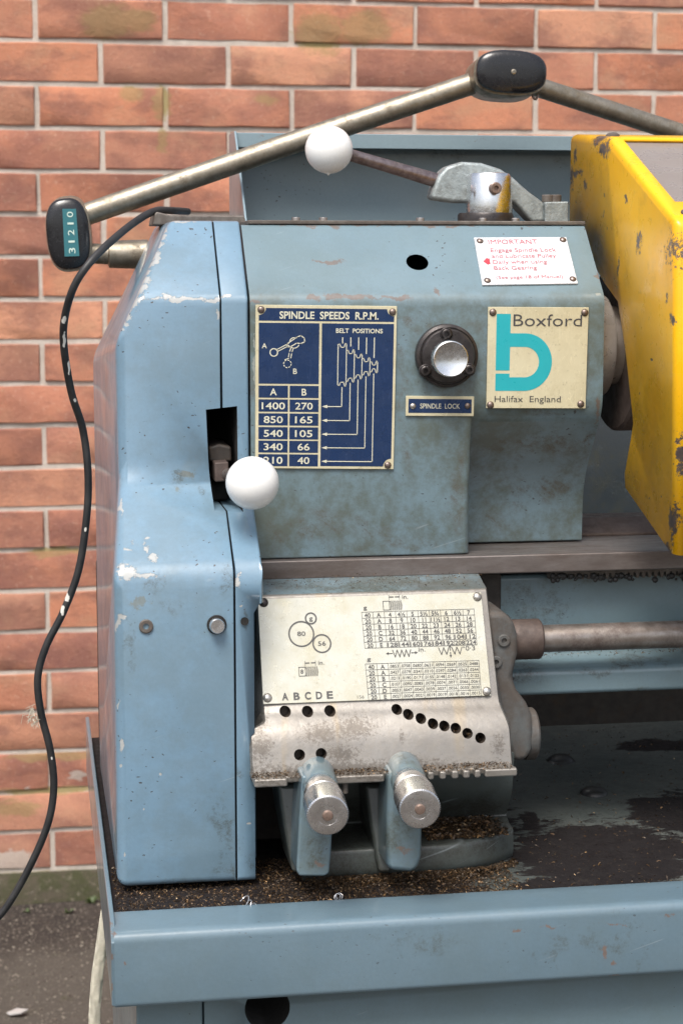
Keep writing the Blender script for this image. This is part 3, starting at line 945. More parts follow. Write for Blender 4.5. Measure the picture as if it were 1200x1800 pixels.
# ---- headstock
YH = .18
HT = zz(396, .055, 700)
ZH = zz(524, 0, 750)
zb1, zb2 = zz(978, 0, 640), zz(952, .048, 930)
pa = [(YH, HT), (.055, HT), (0, ZH), (0, zz(735, 0, 900)), (0, zz(850, 0, 900)), (0, zb1), (YH, zb1)]
pb = [(YH, HT), (.055, HT), (0, ZH), (0, zz(722, 0, 900)), (.047, zz(848, .047, 900)), (.048, zb2), (YH, zb2)]
fr = [0, .003, .006, .004, .006, .0015, 0]
fb = [0, .003, .006, .012, .022, .0015, 0]
fa_, fb_ = fillet(pa, fr), fillet(pb, fb)
XH0, XH1, XH2 = XB + .0002, xx(829, 0, 850), xx(1060, 0, 620)
bm = bmesh.new()
cols = [(XH0, 0)] + [(XH1 - .005 + .006 * t, (1 - math.cos(t * math.pi / 2))) for t in (0, .3, .55, .75, .9, 1)]
cols = [(XH0, 0.0), (XH1 - .006, 0.0), (XH1 - .004, .015), (XH1 - .002, .06), (XH1 - .0008, .14), (XH1 - .0001, .30), (XH1 + .0002, .9), (XH1 + .002, .985), (XH1 + .005, 1.0), (XH2, 1.0)]
loops = []
for x, t in cols:
    loops.append([(x, p.x * (1 - t) + q.x * t, p.y * (1 - t) + q.y * t) for p, q in zip(fa_, fb_)])
loft(bm, loops)
head = part("headstock", bm, [m_head, m_dark], lathe, smooth=40)
def hw(a, b):
    if abs(a.x - XH2) < 1e-5 and abs(b.x - XH2) < 1e-5 and min(a.y, b.y) < YH - .01:
        return .0035
    return 0
wbevel(head, hw, 3)
hs_n = V((0, -(HT - ZH), .055)).normalized()         # normal of the sloped face
hc = onplane(733, 461, V((0, 0, ZH)), hs_n)
bm = bmesh.new()
rev(bm, [(0, -.03), (.0083, -.03), (.0083, .03), (0, .03)], hc, hs_n, 36)
cut(head, bm, lambda c, *_: (c - hc - hs_n * (c - hc).dot(hs_n)).length < .0084 and (c - hc).length < .04 and (c - hc).dot(hs_n) < -.024)
# cover plate on top with its cheese-head screws
bm = bmesh.new()
box(bm, xx(436, .06, 390), xx(1026, .06, 390), .056, YH - .01, HT + .0005, HT + .0035)
topp = part("top_plate", bm, m_railedge, lathe, bevel=.0008, segs=2)
sm = bmesh.new()
rev(sm, [(.0032, 0), (.0032, .0022), (.0026, .0028), (0, .0028)], (0, 0, 0), (0, 0, 1), 18)
sme = to_mesh("screw", sm, m_steel)
for px in (520, 568, 738, 848, 905):
    link("screw", sme, topp, Matrix.Translation((xx(px, .075, 388), .075, HT + .0034)))

# ---- bed
XE = 0.85
bm = bmesh.new()
zt = zb1 - .0006
x0 = xx(449, -.006, 995)
rp = [(.075, zt), (-.008, zt), (-.008, zz(1008, -.008, 900)), (.02, zz(1012, -.008, 900)), (.075, zz(1012, -.008, 900))]
prism(bm, [(x0, y, z) for y, z in rp], (XE - x0, 0, 0))
rail = part("bed_way", bm, m_rail, lathe, bevel=.0012, segs=2)
bm = bmesh.new()
prism(bm, [(x0, y, z) for y, z in ((.078, zt - .01), (.078, zt + .0015), (.10, zt + .012), (.122, zt + .0015), (.2, zt + .001), (.2, zt - .01))], (XE - x0, 0, 0))
part("bed_way", bm, m_brown, lathe, bevel=.0015, segs=2)
bm = bmesh.new()
bp = [(.12, zz(1013, .01, 900)), (.016, zz(1013, .012, 900)), (.016, zz(1148, .016, 1000)), (.012, zz(1156, .012, 1000)), (-.006, zz(1172, -.006, 1000)), (-.01, zz(1178, -.01, 1000)), (-.01, zz(1221, -.01, 1000)), (.12, zz(1221, -.01, 1000))]
prism(bm, [(x0 + .02, y, z) for y, z in bp], (XE - x0 - .02, 0, 0))
part("bed", bm, m_bed, lathe, bevel=.004, segs=3)
# rack under the way, clogged with swarf
bm = bmesh.new()
xr0 = xx(965, .004, 1015)
zr = zz(1012, -.008, 900)
box(bm, xr0, XE, .003, .014, zr - .002, zr)
k = 0
while xr0 + k * .0048 < XE:
    xa_ = xr0 + k * .0048
    prism(bm, [(xa_, .003, zr - .002), (xa_ + .0034, .003, zr - .002), (xa_ + .0024, .003, zr - .0062), (xa_ + .001, .003, zr - .0062)], (0, .011, 0))
    k += 1
part("rack", bm, m_railedge, lathe, smooth=0)
bm = bmesh.new()
for i in range(60):
    p = P(random.uniform(966, 1230), 1012 + random.random() ** 2 * 9, .001)
    d = random.uniform(.001, .0028)
    rev(bm, dome(d, d * .8, 3), p, (random.uniform(-.4, .4), -1, random.uniform(-.5, .5)), 7)
o = part("oil_sludge", bm, m_plastic, lathe)
o['kind'] = 'stuff'

# ---- lead screw and its bracket
YL = -.02
bm = bmesh.new()
xl0, zl = xx(893, YL, 1122), zz(1121, YL, 1000)
rev(bm, [(0, 0), (.0141, 0), (.0148, .001), (.0148, .0225), (.0136, .0238), (.0102, .0238), (.0102, .8), (0, .8)], (xl0, YL, zl), (1, 0, 0), 40)
lsc = part("lead_screw", bm, m_leadscrew, lathe)
bm = bmesh.new()
rev(bm, [(.0105, 0), (.0145, 0), (.0151, .001), (.0151, .0228), (.0139, .0242), (.0105, .0242)], (xl0, YL, zl), (1, 0, 0), 40)
part("collar", bm, m_brown, lsc)
bm = bmesh.new()
out = [(858, 1076), (888, 1076), (904, 1092), (911, 1120), (911, 1150), (905, 1176), (901, 1192), (909, 1214), (926, 1236), (936, 1258), (938, 1290), (937, 1318), (926, 1338), (902, 1340), (870, 1240)]
prism(bm, [P(x, y, -.045) for x, y in out], (0, .06, 0))
brk = part("end_bracket", bm, m_bracket, lathe, bevel=.005, segs=3)
for px, py in ((885, 1126), (871, 1164)):
    part("screw", screw_bm(P(px, py, -.0455), .0046), m_bracket, brk)
bm = bmesh.new()
cx = P(926, 1287, -.02)
rev(bm, [(0, -.004), (.0195, -.004), (.0195, .003), (.018, .0045), (0, .0045)], (cx.x, -.024, cx.z), (1, 0, 0), 36)
part("end_cap", bm, m_bracket, brk)

# ---- quick-change gearbox: cast aluminium selector panel
ZP = [zz(1013, -.008, 660), zz(1042, -.036, 660), zz(1240, -.066, 660), zz(1264, -.075, 660), zz(1294, -.082, 660), zz(1356, -.090, 660)]
sp = [(.012, ZP[0]), (-.008, ZP[0]), (-.036, ZP[1]), (-.066, ZP[2]), (-.075, ZP[3]), (-.082, ZP[4]), (-.090, ZP[5]), (-.06, ZP[5]), (.012, ZP[5])]
spf = fillet(sp, [0, .003, .002, .016, .016, .016, .001, 0, 0], 6)
XP0, XP1 = xx(456, -.05, 1150), xx(857, -.036, 1045)
XPL = xx(441, -.088, 1320)
xr_b, xr_m = xx(900, -.085, 1310), xx(879, -.066, 1238)
def edge_l(z):
    t = max(0, min(1, (ZP[3] + .001 - z) / .006))
    return XP0 + (XPL - XP0) * t * t * (3 - 2 * t)
def edge_r(z):
    if z > ZP[2]:
        return XP1 + (xr_m - XP1) * max(0, min(1, (ZP[1] - z) / (ZP[1] - ZP[2])))
    t = max(0, min(1, (ZP[2] - z) / (ZP[2] - ZP[4])))
    return xr_m + (xr_b - xr_m) * t * t * (3 - 2 * t)
bm = bmesh.new()
loops = []
for u_, dy in [(0, .004), (.008, .001)] + [(q / 10, 0) for q in range(1, 10)] + [(.992, .001), (1, .004)]:
    loops.append([(edge_l(p.y) + (edge_r(p.y) - edge_l(p.y)) * u_, p.x + dy, p.y) for p in spf])
loft(bm, loops)
panel = part("selector_panel", bm, [m_alu, m_bore, m_gearboxtop], lathe, smooth=50)
holes = [(503, 1251, .0040), (542, 1251, .0040), (581, 1250, .0040), (527, 1327, .0039), (565, 1325, .0039)] + \
        [(697, 1247, .0038), (718, 1256, .0038), (739, 1263, .0038), (760, 1272, .0038), (780, 1276, .0038), (800, 1280, .0038), (821, 1289, .0038), (843, 1297, .0038)]
def panel_y(py):
    for (y0, z0), (y1, z1) in zip(sp[2:6], sp[3:7]):
        p0 = P(660, py, y0).z
        if z1 - .0001 <= p0 <= z0 + .002:
            return y0 + (y1 - y0) * max(0, min(1, (z0 - p0) / (z0 - z1)))
    return sp[5][0]
def in_bore(me, p, h, a, r):
    for k in p.vertices:
        d = me.vertices[k].co - h
        if (d - a * d.dot(a)).length > r * 1.04 or d.length > .03:
            return False
    return True
for px, py, r in holes:
    c_ = P(px, py, panel_y(py))
    ax = V((0.08, -1, 0.18)).normalized()
    bm = bmesh.new()
    rev(bm, [(0, -.014), (r, -.014), (r, .012), (0, .012)], c_, ax, 24)
    old_dark = [p.material_index for p in panel.data.polygons]
    cut(panel, bm, lambda c, p, me: in_bore(me, p, c_, ax, r))
for p_ in panel.data.polygons:
    if p_.center.z > ZP[1] + .0004:
        p_.material_index = 2
# the slotted ledge under the panel
bm = bmesh.new()
ZL1, ZL0 = zz(1357, -.1, 660), zz(1376, -.1065, 660)
box(bm, XPL, xx(908, -.1065, 1360), -.0995, -.06, ZL0 + .0006, ZL1 - .0004)
for a, b in ((447, 506), (590, 676), (752, 763), (773, 784), (794, 806), (814, 826), (834, 845), (852, 909)):
    box(bm, xx(a, -.1065, 1365), xx(b, -.1065, 1365), -.1065, -.0995, ZL0, ZL1)
part("slotted_ledge", bm, m_alu, lathe, bevel=.0015, segs=2)
bm = bmesh.new()
rev(bm, [(.0022, 0), (.0022, .008), (0, .008)], V((xx(606, -.1, 1382), -.1, ZL0)), (0, 0, -1), 12)
part("stop_pin", bm, m_railedge, lathe)

# ---- foot of the gearbox under the ledge
fp = [(.05, zz(1430, .05, 750)), (-.045, ZL0 + .002), (-.04, zz(1400, -.04, 750)), (-.026, zz(1430, -.026, 750)), (-.022, zz(1440, -.022, 750)), (-.066, zz(1480, -.066, 750)), (-.074, zz(1486, -.074, 750)), (-.076, zz(1530, -.076, 750)), (-.07, FZ - .002), (.05, FZ - .002)]
fpf = fillet(fp, [0, .004, .01, .006, .006, .003, .004, .004, 0, 0], 3)
bm = bmesh.new()
xf0, xf1 = xx(528, -.06, 1450), xx(908, -.055, 1450)
loops = []
for i in range(15):
    t = i / 14
    x = xf0 + (xf1 - xf0) * t
    s = max(0, t - .62) / .38
    sh = .030 * s ** 2
    loops.append([(x, p.x + (sh if p.x < -.055 else 0), p.y) for p in fpf])
loft(bm, loops)
part("gearbox_foot", bm, m_boxfoot, lathe, smooth=40, bevel=None)
bm = bmesh.new()
box(bm, xx(449, .03, 1450), xf0 + .01, .03, .05, FZ - .002, ZL0 + .01)  # added dark wall: oily black standing in for the void's shade
box(bm, xx(449, .03, 1450), xx(868, .03, 1300), .0125, .05, ZL0 + .004, ZP[1] + .004)
part("gearbox", bm, m_oilshade, lathe, bevel=.002)
# dark ribs behind the levers
for a, b in ((488, 524), (640, 682)):
    bm = bmesh.new()
    prism(bm, [P(a, 1380, -.07), P(b, 1380, -.07), P(b + 6, 1500, -.085), P(b + 6, 1535, -.085), P(a + 26, 1535, -.085), P(a + 10, 1450, -.075)], (0, .05, 0))
    part("rib", bm, m_boxfoot, lathe, bevel=.003)

# ---- selector levers with knurled plungers
def lever(arm, boss_px, face_px, pin_mat, rust):
    bm = bmesh.new()
    prism(bm, [P(x, y, -.112) for x, y in arm], (0, .038, 0))
    S, F_ = P(*boss_px), P(*face_px)
    ax = (F_ - S)
    Ln = ax.length
    ax.normalize()
    o = part("selector_lever", bm, m_lever, lathe, bevel=.005, segs=3)
    bm = bmesh.new()
    rev(bm, [(0, -.006), (.0112, -.006), (.0122, 0), (.0124, Ln * .30), (.0116, Ln * .36), (0, Ln * .36)], S, ax, 36)
    part("boss", bm, m_lever, o, smooth=40)
    bm = bmesh.new()
    rev(bm, [(0, Ln * .34), (.0108, Ln * .34), (.0108, Ln * .40), (.0114, Ln * .41), (.0126, Ln * .50), (.0128, Ln * .60), (.0120, Ln * .61), (.0120, Ln * .66), (0, Ln * .66)], S, ax, 40)
    part("collar", bm, m_knurl, o, smooth=30)
    bm = bmesh.new()
    a, u, v = frame(ax)
    rk = .0139
    segs, rows = 110, 20
    h0, h1 = Ln * .65, Ln - .0012
    lp = [[S + a * h0 + (u * math.cos(2 * math.pi * k / segs) + v * math.sin(2 * math.pi * k / segs)) * rk * .93 for k in range(segs)]]
    for j in range(rows):
        h = h0 + .0006 + (h1 - h0 - .0006) * j / (rows - 1)
        lp.append([S + a * h + (u * math.cos(2 * math.pi * k / segs) + v * math.sin(2 * math.pi * k / segs)) * (rk + (.00022 if (k + j) % 2 else -.00016)) for k in range(segs)])
    for rr, hh in ((rk * .95, Ln - .0002), (rk * .90, Ln), (rk * .50, Ln - .0003), (rk * .49, Ln - .0006), (rk * .30, Ln - .0006)):
        lp.append([S + a * hh + (u * math.cos(2 * math.pi * k / segs) + v * math.sin(2 * math.pi * k / segs)) * rr for k in range(segs)])
    loft(bm, lp)
    part("knurled_knob", bm, m_knurl, o, smooth=25)
    bm = bmesh.new()
    rev(bm, [(.0036, -.001), (.0036, .0006), (.003, .0016), (0, .0021)], S + a * (Ln - .0004), a, 24)
    part("plunger_pin", bm, pin_mat, o)
    return o

lever([(531, 1364), (585, 1362), (585, 1440), (582, 1500), (579, 1536), (570, 1541), (526, 1541), (521, 1532), (526, 1440)], (557, 1361, -.088), (576, 1434, -.166), m_rust, 0)
lever([(683, 1359), (742, 1354), (743, 1440), (742, 1505), (736, 1530), (722, 1535), (684, 1532), (679, 1520), (680, 1440)], (709, 1351, -.088), (738, 1423, -.166), m_rust, 0)

# ---- drip tray
TF, TBk = -.163, .33
XT0 = xx(196, TF, 1690)
XT1 = XE
zf0 = CAM.z - .4885
bm = bmesh.new()
LZ = CAM.z - .4370
tp = [(-.122, FZ - .012), (-.122, LZ + .0004), (-.130, LZ + .0006), (-.148, LZ), (TF, LZ - .0006), (TF, zf0), (TF + .012, zf0), (TF + .012, FZ - .012)]
tpf = fillet(tp, [0, .001, .003, .005, .0075, .004, 0, 0], 5)
prism(bm, [(XT0 + .002, p.x, p.y) for p in tpf], (XT1 - XT0, 0, 0))
tray = part("drip_tray", bm, m_tray, lathe, smooth=40)
bm = bmesh.new()
box(bm, XT0 + .003, XT1, -.1235, TBk + .03, FZ - .012, FZ)
part("tray_floor", bm, m_floor, tray, smooth=0)
bm = bmesh.new()
zlip = LZ + .003
prism(bm, [(XT0, TF + .004, zf0), (XT0, TF, LZ - .006), (XT0, TF + .02, zlip), (XT0, TBk + .09, zlip), (XT0, TBk + .09, zf0)], (.0035, 0, 0))
part("side_lip", bm, m_tray, tray, bevel=.001, segs=2)
bm = bmesh.new()
rev(bm, dome(.0115, .006, 5), PZ(985, 1337, FZ), (0, 0, 1), 24)
rev(bm, [(.013, 0), (.0115, .0012)], PZ(985, 1337, FZ), (0, 0, 1), 24)
part("floor_bolt", bm, m_plastic, tray)
bm = bmesh.new()
rev(bm, dome(.0115, .006, 5), PZ(1043, 1395, FZ), (0, 0, 1), 24)
part("floor_bolt", bm, m_plastic, tray)

# ---- splash guard behind
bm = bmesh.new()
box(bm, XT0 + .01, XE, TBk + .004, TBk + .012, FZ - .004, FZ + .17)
part("tray_back_shade", bm, m_oilshade, lathe, bevel=.002, segs=2)  # dark sheet added under the bed, standing in for shade
bm = bmesh.new()
Ys = TBk + .03
zs_top = zz(236, Ys - .04, 700)
xs0 = xx(407, Ys, 300)
box(bm, xs0, XE + .2, Ys, Ys + .002, FZ - .03, zs_top)
box(bm, xs0, XE + .2, Ys - .040, Ys - .0005, zs_top - .0018, zs_top)
box(bm, xs0 + .0005, XE + .2, Ys - .0420, Ys - .0400, zs_top - .013, zs_top - .0002)
prism(bm, [(xs0 - .002, Ys + .002, zs_top + .001), (xs0 - .002, Ys - .044, zs_top + .001), (xs0 - .002, Ys - .125, zz(392, Ys - .12, 437)), (xs0 - .002, Ys - .125, HT - .05), (xs0 - .002, Ys + .002, HT - .05)], (.002, 0, 0))
part("splash_guard", bm, m_splash, lathe, smooth=0, bevel=.0006, segs=2)

# ---- stand below the tray
bm = bmesh.new()
ys = -.135
box(bm, xx(240, ys, 1790), xx(359, ys, 1790) - .0008, ys, ys + .44, 0, zf0 - .001)
std = part("stand", bm, m_stand, lathe, bevel=.002, segs=2)
bm = bmesh.new()
box(bm, xx(359, ys, 1790), XE, ys, ys + .43, 0.05, zf0 - .001)
door = part("stand_panel", bm, [m_stand, m_dark], lathe, bevel=.001, segs=2)
bm = bmesh.new()
hp = P(470, 1772, ys)
rev(bm, [(0, -.05), (.0155, -.05), (.0155, .05), (0, .05)], hp, (0, 1, 0), 40)
cut(door, bm, lambda c, *_: (V((c.x - hp.x, 0, c.z - hp.z))).length < .0159 and c.y > ys + .0004)

# ---- tumbler lever in the slot
bm = bmesh.new()
prism(bm, [P(366, 786, .012), P(386, 781, .012), P(407, 785, .012), P(408, 812, .012), P(368, 812, .012)], (0, .05, 0))
tl = part("tumbler_lever", bm, m_oilshade, lathe, bevel=.002)
bm = bmesh.new()
prism(bm, [P(377, 813, -.004), P(402, 812, -.004), P(402, 846, -.004), P(378, 848, -.004)], (0, .06, 0))
part("lever_block", bm, m_brown, tl, bevel=.0012)
bm = bmesh.new()
tube(bm, [P(392, 830, .01), P(432, 845, -.05)], .0045)
part("rod", bm, m_steel, tl)
bm = bmesh.new()
sphere(bm, P(443.5, 849, -.062), 47.5 * (1.35 - .062) / FPX, 48)
part("ball_knob", bm, m_white, tl, smooth=60)
bm = bmesh.new()
prism(bm, [P(370, 850, .02), P(402, 848, .02), P(404, 880, .02), P(372, 882, .02)], (0, .03, 0))
part("grease_lump", bm, m_dark, tl, bevel=.003)

# ---- back gear lever on top of the headstock
YC = .095
bm = bmesh.new()
cpos = P(856, 388, YC)
zc0 = HT + .0035
rev(bm, [(0, 0), (.0218, 0), (.0218, .005), (.0208, .0068), (0, .0068)], (cpos.x - .0015, YC, zc0), (0, 0, 1), 44)
bgl = part("back_gear_lever", bm, m_blackdisc, lathe)
bm = bmesh.new()
ztop = zz(304, YC, 858) - zc0
rev(bm, [(0, .0066), (.0180, .0066), (.0183, .010), (.0170, ztop - .003), (.0155, ztop - .0006), (.012, ztop), (0, ztop)], (cpos.x + .001, YC, zc0), (0, 0, 1), 48)
part("chrome_cap", bm, m_chrome, bgl, smooth=45)
bm = bmesh.new()
rev(bm, [(.0046, 0), (.0046, .004), (.0038, .005), (.002, .005), (.0018, .003), (0, .003)], P(868, 331, YC - .0172), (.12, -1, 0), 24)
part("grub_screw", bm, m_rust, bgl)
arm = [(757, 349), (762, 330), (771, 308), (784, 293), (812, 284), (846, 286), (880, 297), (902, 312), (926, 334), (957, 357), (958, 391), (936, 391), (903, 357), (800, 356), (772, 352)]
bm = bmesh.new()
prism(bm, [P(x, y, YC + .006) for x, y in arm], (0, .022, 0))
part("cast_arm", bm, m_cast, bgl, bevel=.003, segs=3)
bm = bmesh.new()
prism(bm, [P(x, y, YC + .004) for x, y in ((957, 355), (999, 354), (999, 391), (957, 391))], (0, .03, 0))
blk = part("pivot_block", bm, m_cast, bgl, bevel=.0012, segs=2)
for px in (962, 975):
    bm = bmesh.new()
    p = P(px, 355, YC + .012)
    rev(bm, [(.0048, 0), (.0048, .005), (.0042, .0056), (.0026, .0056), (.0024, .003), (0, .003)], p, (0, 0, 1), 24)
    part("cap_screw", bm, m_railedge, bgl)
bm = bmesh.new()
p0, p1 = P(772, 319, YC + .016), P(600, 268, YC - .005)
tube(bm, [p0, p0.lerp(p1, .5), p1], [.0058, .0050, .0046], 24)
part("rod", bm, m_rod, bgl)
bm = bmesh.new()
bc = P(578, 263, YC - .008)
rb = 41.5 * (1.35 + YC) / FPX
sphere(bm, bc, rb, 48)
part("ball_knob", bm, m_white, bgl, smooth=60)
bm = bmesh.new()
rev(bm, [(rb * .995, -.0005), (rb * 1.004, -.0002), (rb * 1.004, .0002), (rb * .995, .0005)], bc, V((.80, .56, .20)), 64)
part("moulding_seam", bm, m_white, bgl)
bm = bmesh.new()
rev(bm, [(.0016, -.0008), (.001, .0008), (0, .0018)], bc + V((-.0009, -.003, -rb * .985)), (-.06, 0, -1), 14)
part("moulding_pip", bm, m_white, bgl)

# ---- spindle lock
bm = bmesh.new()
lc = P(780, 624, 0)
k0 = 1.35 / FPX
rd = 57 * k0
rev(bm, [(rd, 0.0003), (rd, .004), (rd * .985, .0055), (rd * .9, .0065), (rd * .885, .0058), (rd * .86, .0058), (rd * .84, .0085), (rd * .80, .0095), (rd * .42, .0098), (rd * .40, .006), (0, .006)], P(783, 625, 0), (0, -1, 0), 64)
lock = part("spindle_lock", bm, m_blackdisc, lathe, smooth=30)
for px, py in ((784, 587), (747, 652), (824, 650)):
    bm = bmesh.new()
    rev(bm, [(.0048, -.0005), (.0048, .0004), (.0042, .001), (.0036, .0006), (.0036, .0016), (.003, .002), (.0019, .002), (.0018, -.0004), (0, -.0004)], P(px, py, -.0098), (0, -1, 0), 24)
    part("socket_screw", bm, m_blackdisc, lock)
bm = bmesh.new()
kc = P(792, 631, -.034)
rk = 33 * (1.35 - .034) / FPX
rev(bm, [(0, -.026), (.0075, -.026), (.0075, -.012), (rk * .93, -.010), (rk, -.008), (rk, -.0016), (rk * .97, -.0003), (rk * .93, 0), (rk * .86, -.0004), (rk * .6, -.0016), (rk * .3, -.0023), (0, -.0025)], kc, (0, -1, 0), 56)
part("chrome_knob", bm, m_chrome, lock, smooth=40)

# ---- spindle nose and chuck backplate
bm = bmesh.new()
xf = PX(1089, 610, .4231).x
sc = V((0, .047, zz(612, .0, 1080)))
rev(bm, [(0, 0), (.039, 0), (.039, .0165), (.0382, .0180), (.030, .0180), (.030, .03), (0, .03)], (XH2 - .005, sc.y, sc.z), (1, 0, 0), 64)
sn = part("spindle_nose", bm, m_flange, lathe, smooth=30)
bm = bmesh.new()
rev(bm, [(0, 0), (.064, 0), (.066, .002), (.066, .03), (0, .03)], (XH2 + .0225, sc.y + .002, sc.z), (1, 0, 0), 64)
part("chuck", bm, m_brown, lathe, smooth=30)

# ---- yellow chuck guard
gp = [(1003, 236), (1066, 240), (1185, 386), (1186, 560), (1184, 977), (1176, 969), (1098, 857), (1097, 832), (1109, 765), (1112, 742), (1099, 622), (1085, 530), (1062, 498), (1000, 392)]
g3 = [PX(x, y, GX) for x, y in gp]
GW = .18
def sheet(bm, pts, vec):
    prism(bm, pts, vec)
bm = bmesh.new()
vs = [bm.verts.new(p) for p in g3]
bm.faces.new(vs)
ex = []
for i in range(5):
    ex.append(bm.verts.new(g3[i] + V((GW, 0, 0))))
for i in (0,):
    bm.faces.new((vs[i], vs[i + 1], ex[i + 1], ex[i]))
for i in (2, 3):
    bm.faces.new((vs[i], vs[i + 1], ex[i + 1], ex[i]))
# sloping face is a frame round the window
a, b, c_, d = g3[1], g3[2], g3[2] + V((GW, 0, 0)), g3[1] + V((GW, 0, 0))
def q(u, v):
    return a.lerp(d, u).lerp(b.lerp(c_, u), v)
win = [q(.060, .035), q(.94, .035), q(.94, .80), q(.060, .80)]
wv_ = [bm.verts.new(p) for p in win]
fr_ = [vs[1], ex[1], ex[2], vs[2]]
for i in range(4):
    bm.faces.new((fr_[i], fr_[(i + 1) % 4], wv_[(i + 1) % 4], wv_[i]))
bmesh.ops.recalc_face_normals(bm, faces=bm.faces)
guard = part("chuck_guard", bm, m_yellow, lathe, smooth=40)
at = guard.data.attributes.new("bevel_weight_edge", 'FLOAT', 'EDGE')
ind = {i: v for i, v in enumerate(g3)}
def is_(v, k):
    return (v - g3[k]).length < 1e-5
for e in guard.data.edges:
    u, v = (guard.data.vertices[k].co for k in e.vertices)
    wgt = 0
    for i in range(4):
        if (is_(u, i) and is_(v, i + 1)) or (is_(v, i) and is_(u, i + 1)):
            wgt = 1.0
    for i in (1, 2):
        if (is_(u, i) and abs(v.x - GX - GW) < 1e-4) or (is_(v, i) and abs(u.x - GX - GW) < 1e-4):
            wgt = 1.0
    at.data[e.index].value = wgt
md = guard.modifiers.new("bevel", 'BEVEL')
md.width = .0062
md.segments = 5
md.limit_method = 'WEIGHT'
md = guard.modifiers.new("solidify", 'SOLIDIFY')
md.thickness = .0022
md.offset = -1
bm = bmesh.new()
nw = (win[1] - win[0]).cross(win[3] - win[0]).normalized()
if nw.z < 0:
    nw = -nw
prism(bm, [q(u, v) - nw * .0026 for u, v in ((.045, .02), (.96, .02), (.96, .83), (.045, .83))], -nw * .003)
part("window", bm, m_window, guard, smooth=0)
for px, py, X in ((1168, 369, GX + .012), (1051, 243, GX + .008)):
    p = q(.075, .93) if px > 1100 else g3[1].lerp(g3[0], .25) + V((.012, 0, 0))
    ax_ = nw if px > 1100 else V((0, 0, 1))
    bm = bmesh.new()
    rev(bm, [(.0055, -.0002), (.0052, .0012), (.003, .0026), (0, .003)], p, ax_, 22)
    part("bolt", bm, m_railedge, guard)

# ================================================================== DATA PLATES
def text_polys(body, bold=0.0):
    key = (body, bold)
    cu = bpy.data.curves.new("text", 'FONT')
    cu.body = body
    cu.size = 1.0
    cu.offset = bold
    cu.resolution_u = 3
    ob = bpy.data.objects.new("text", cu)
    me = ob.to_mesh()
    vs = [v.co.copy() for v in me.vertices]
    fs = [list(p.vertices) for p in me.polygons]
    ob.to_mesh_clear()
    bpy.data.objects.remove(ob)
    bpy.data.curves.remove(cu)
    return vs, fs


class Canvas:
    """flat print on a plate; corners TL TR BR BL in photo pixels, design units w x h"""
    def __init__(s, cor, w, h, p0, n):
        s.c, s.w, s.h, s.p0, s.n = [V((*c, 0)) for c in cor], w, h, p0, n
        s.bm = bmesh.new()

    def at(s, x, y, lift):
        u, v = x / s.w, y / s.h
        q = s.c[0].lerp(s.c[1], u).lerp(s.c[3].lerp(s.c[2], u), v)
        return onplane(q.x, q.y, s.p0, s.n) + s.n * lift

    def poly(s, pts, lift=.0003):
        vs = [s.bm.verts.new(s.at(x, y, lift)) for x, y in pts]
        try:
            s.bm.faces.new(vs)
        except ValueError:
            pass

    def rect(s, x0, y0, x1, y1, lift=.0003):
        s.poly([(x0, y0), (x1, y0), (x1, y1), (x0, y1)], lift)

    def line(s, pts, wd, lift=.0003):
        for (ax, ay), (bx, by) in zip(pts, pts[1:]):
            d = V((bx - ax, by - ay))
            L = d.length
            if L < 1e-6:
                continue
            d /= L
            nx, ny = -d.y * wd / 2, d.x * wd / 2
            ex_, ey_ = d.x * wd * .35, d.y * wd * .35
            s.poly([(ax + nx - ex_, ay + ny - ey_), (bx + nx + ex_, by + ny + ey_), (bx - nx + ex_, by - ny + ey_), (ax - nx - ex_, ay - ny - ey_)], lift)

    def ring(s, cx, cy, r, wd, lift=.0003, a0=0, a1=360, n=36):
        k = max(3, int(n * (a1 - a0) / 360))
        for i in range(k):
            t0, t1 = R(a0 + (a1 - a0) * i / k), R(a0 + (a1 - a0) * (i + 1) / k)
            ro, ri = r + wd / 2, r - wd / 2
            s.poly([(cx + ro * math.cos(t0), cy + ro * math.sin(t0)), (cx + ro * math.cos(t1), cy + ro * math.sin(t1)), (cx + ri * math.cos(t1), cy + ri * math.sin(t1)), (cx + ri * math.cos(t0), cy + ri * math.sin(t0))], lift)

    def text(s, body, x, y, h, w=None, bold=0.0, align='L', lift=.0003, rot=0, cap=0.729):
        """baseline at y (design units, y down), cap height h, optional width w"""
        vs, fs = text_polys(body, bold)
        if not vs:
            return
        x0, x1 = min(v.x for v in vs), max(v.x for v in vs)
        k = h / cap
        kx = k if w is None else w / max(1e-6, x1 - x0)
        W_ = (x1 - x0) * kx
        ox = {'L': 0, 'C': -W_ / 2, 'R': -W_}[align]
        out = []
        for v in vs:
            a, b = (v.x - x0) * kx + ox, v.y * k
            if rot:
                a, b = a * math.cos(R(rot)) - b * math.sin(R(rot)), a * math.sin(R(rot)) + b * math.cos(R(rot))
            out.append(s.bm.verts.new(s.at(x + a, y - b, lift)))
        for f in fs:
            try:
                s.bm.faces.new([out[i] for i in f])
            except ValueError:
                pass

    def flush(s, name, mat, parent):
        for f in s.bm.faces:
            f.normal_update()
            if f.normal.dot(s.n) < 0:
                f.normal_flip()
        me = bpy.data.meshes.new(name)
        s.bm.to_mesh(me)
        me.materials.append(mat)
        s.bm = bmesh.new()
        return link(name, me, parent)


def plate(name, cor, p0, n, mat, thick=.0014):
    bm = bmesh.new()
    prism(bm, [onplane(x, y, p0, n) for x, y in cor], -n * thick)
    return part(name, bm, mat, lathe, bevel=.0003, segs=2)

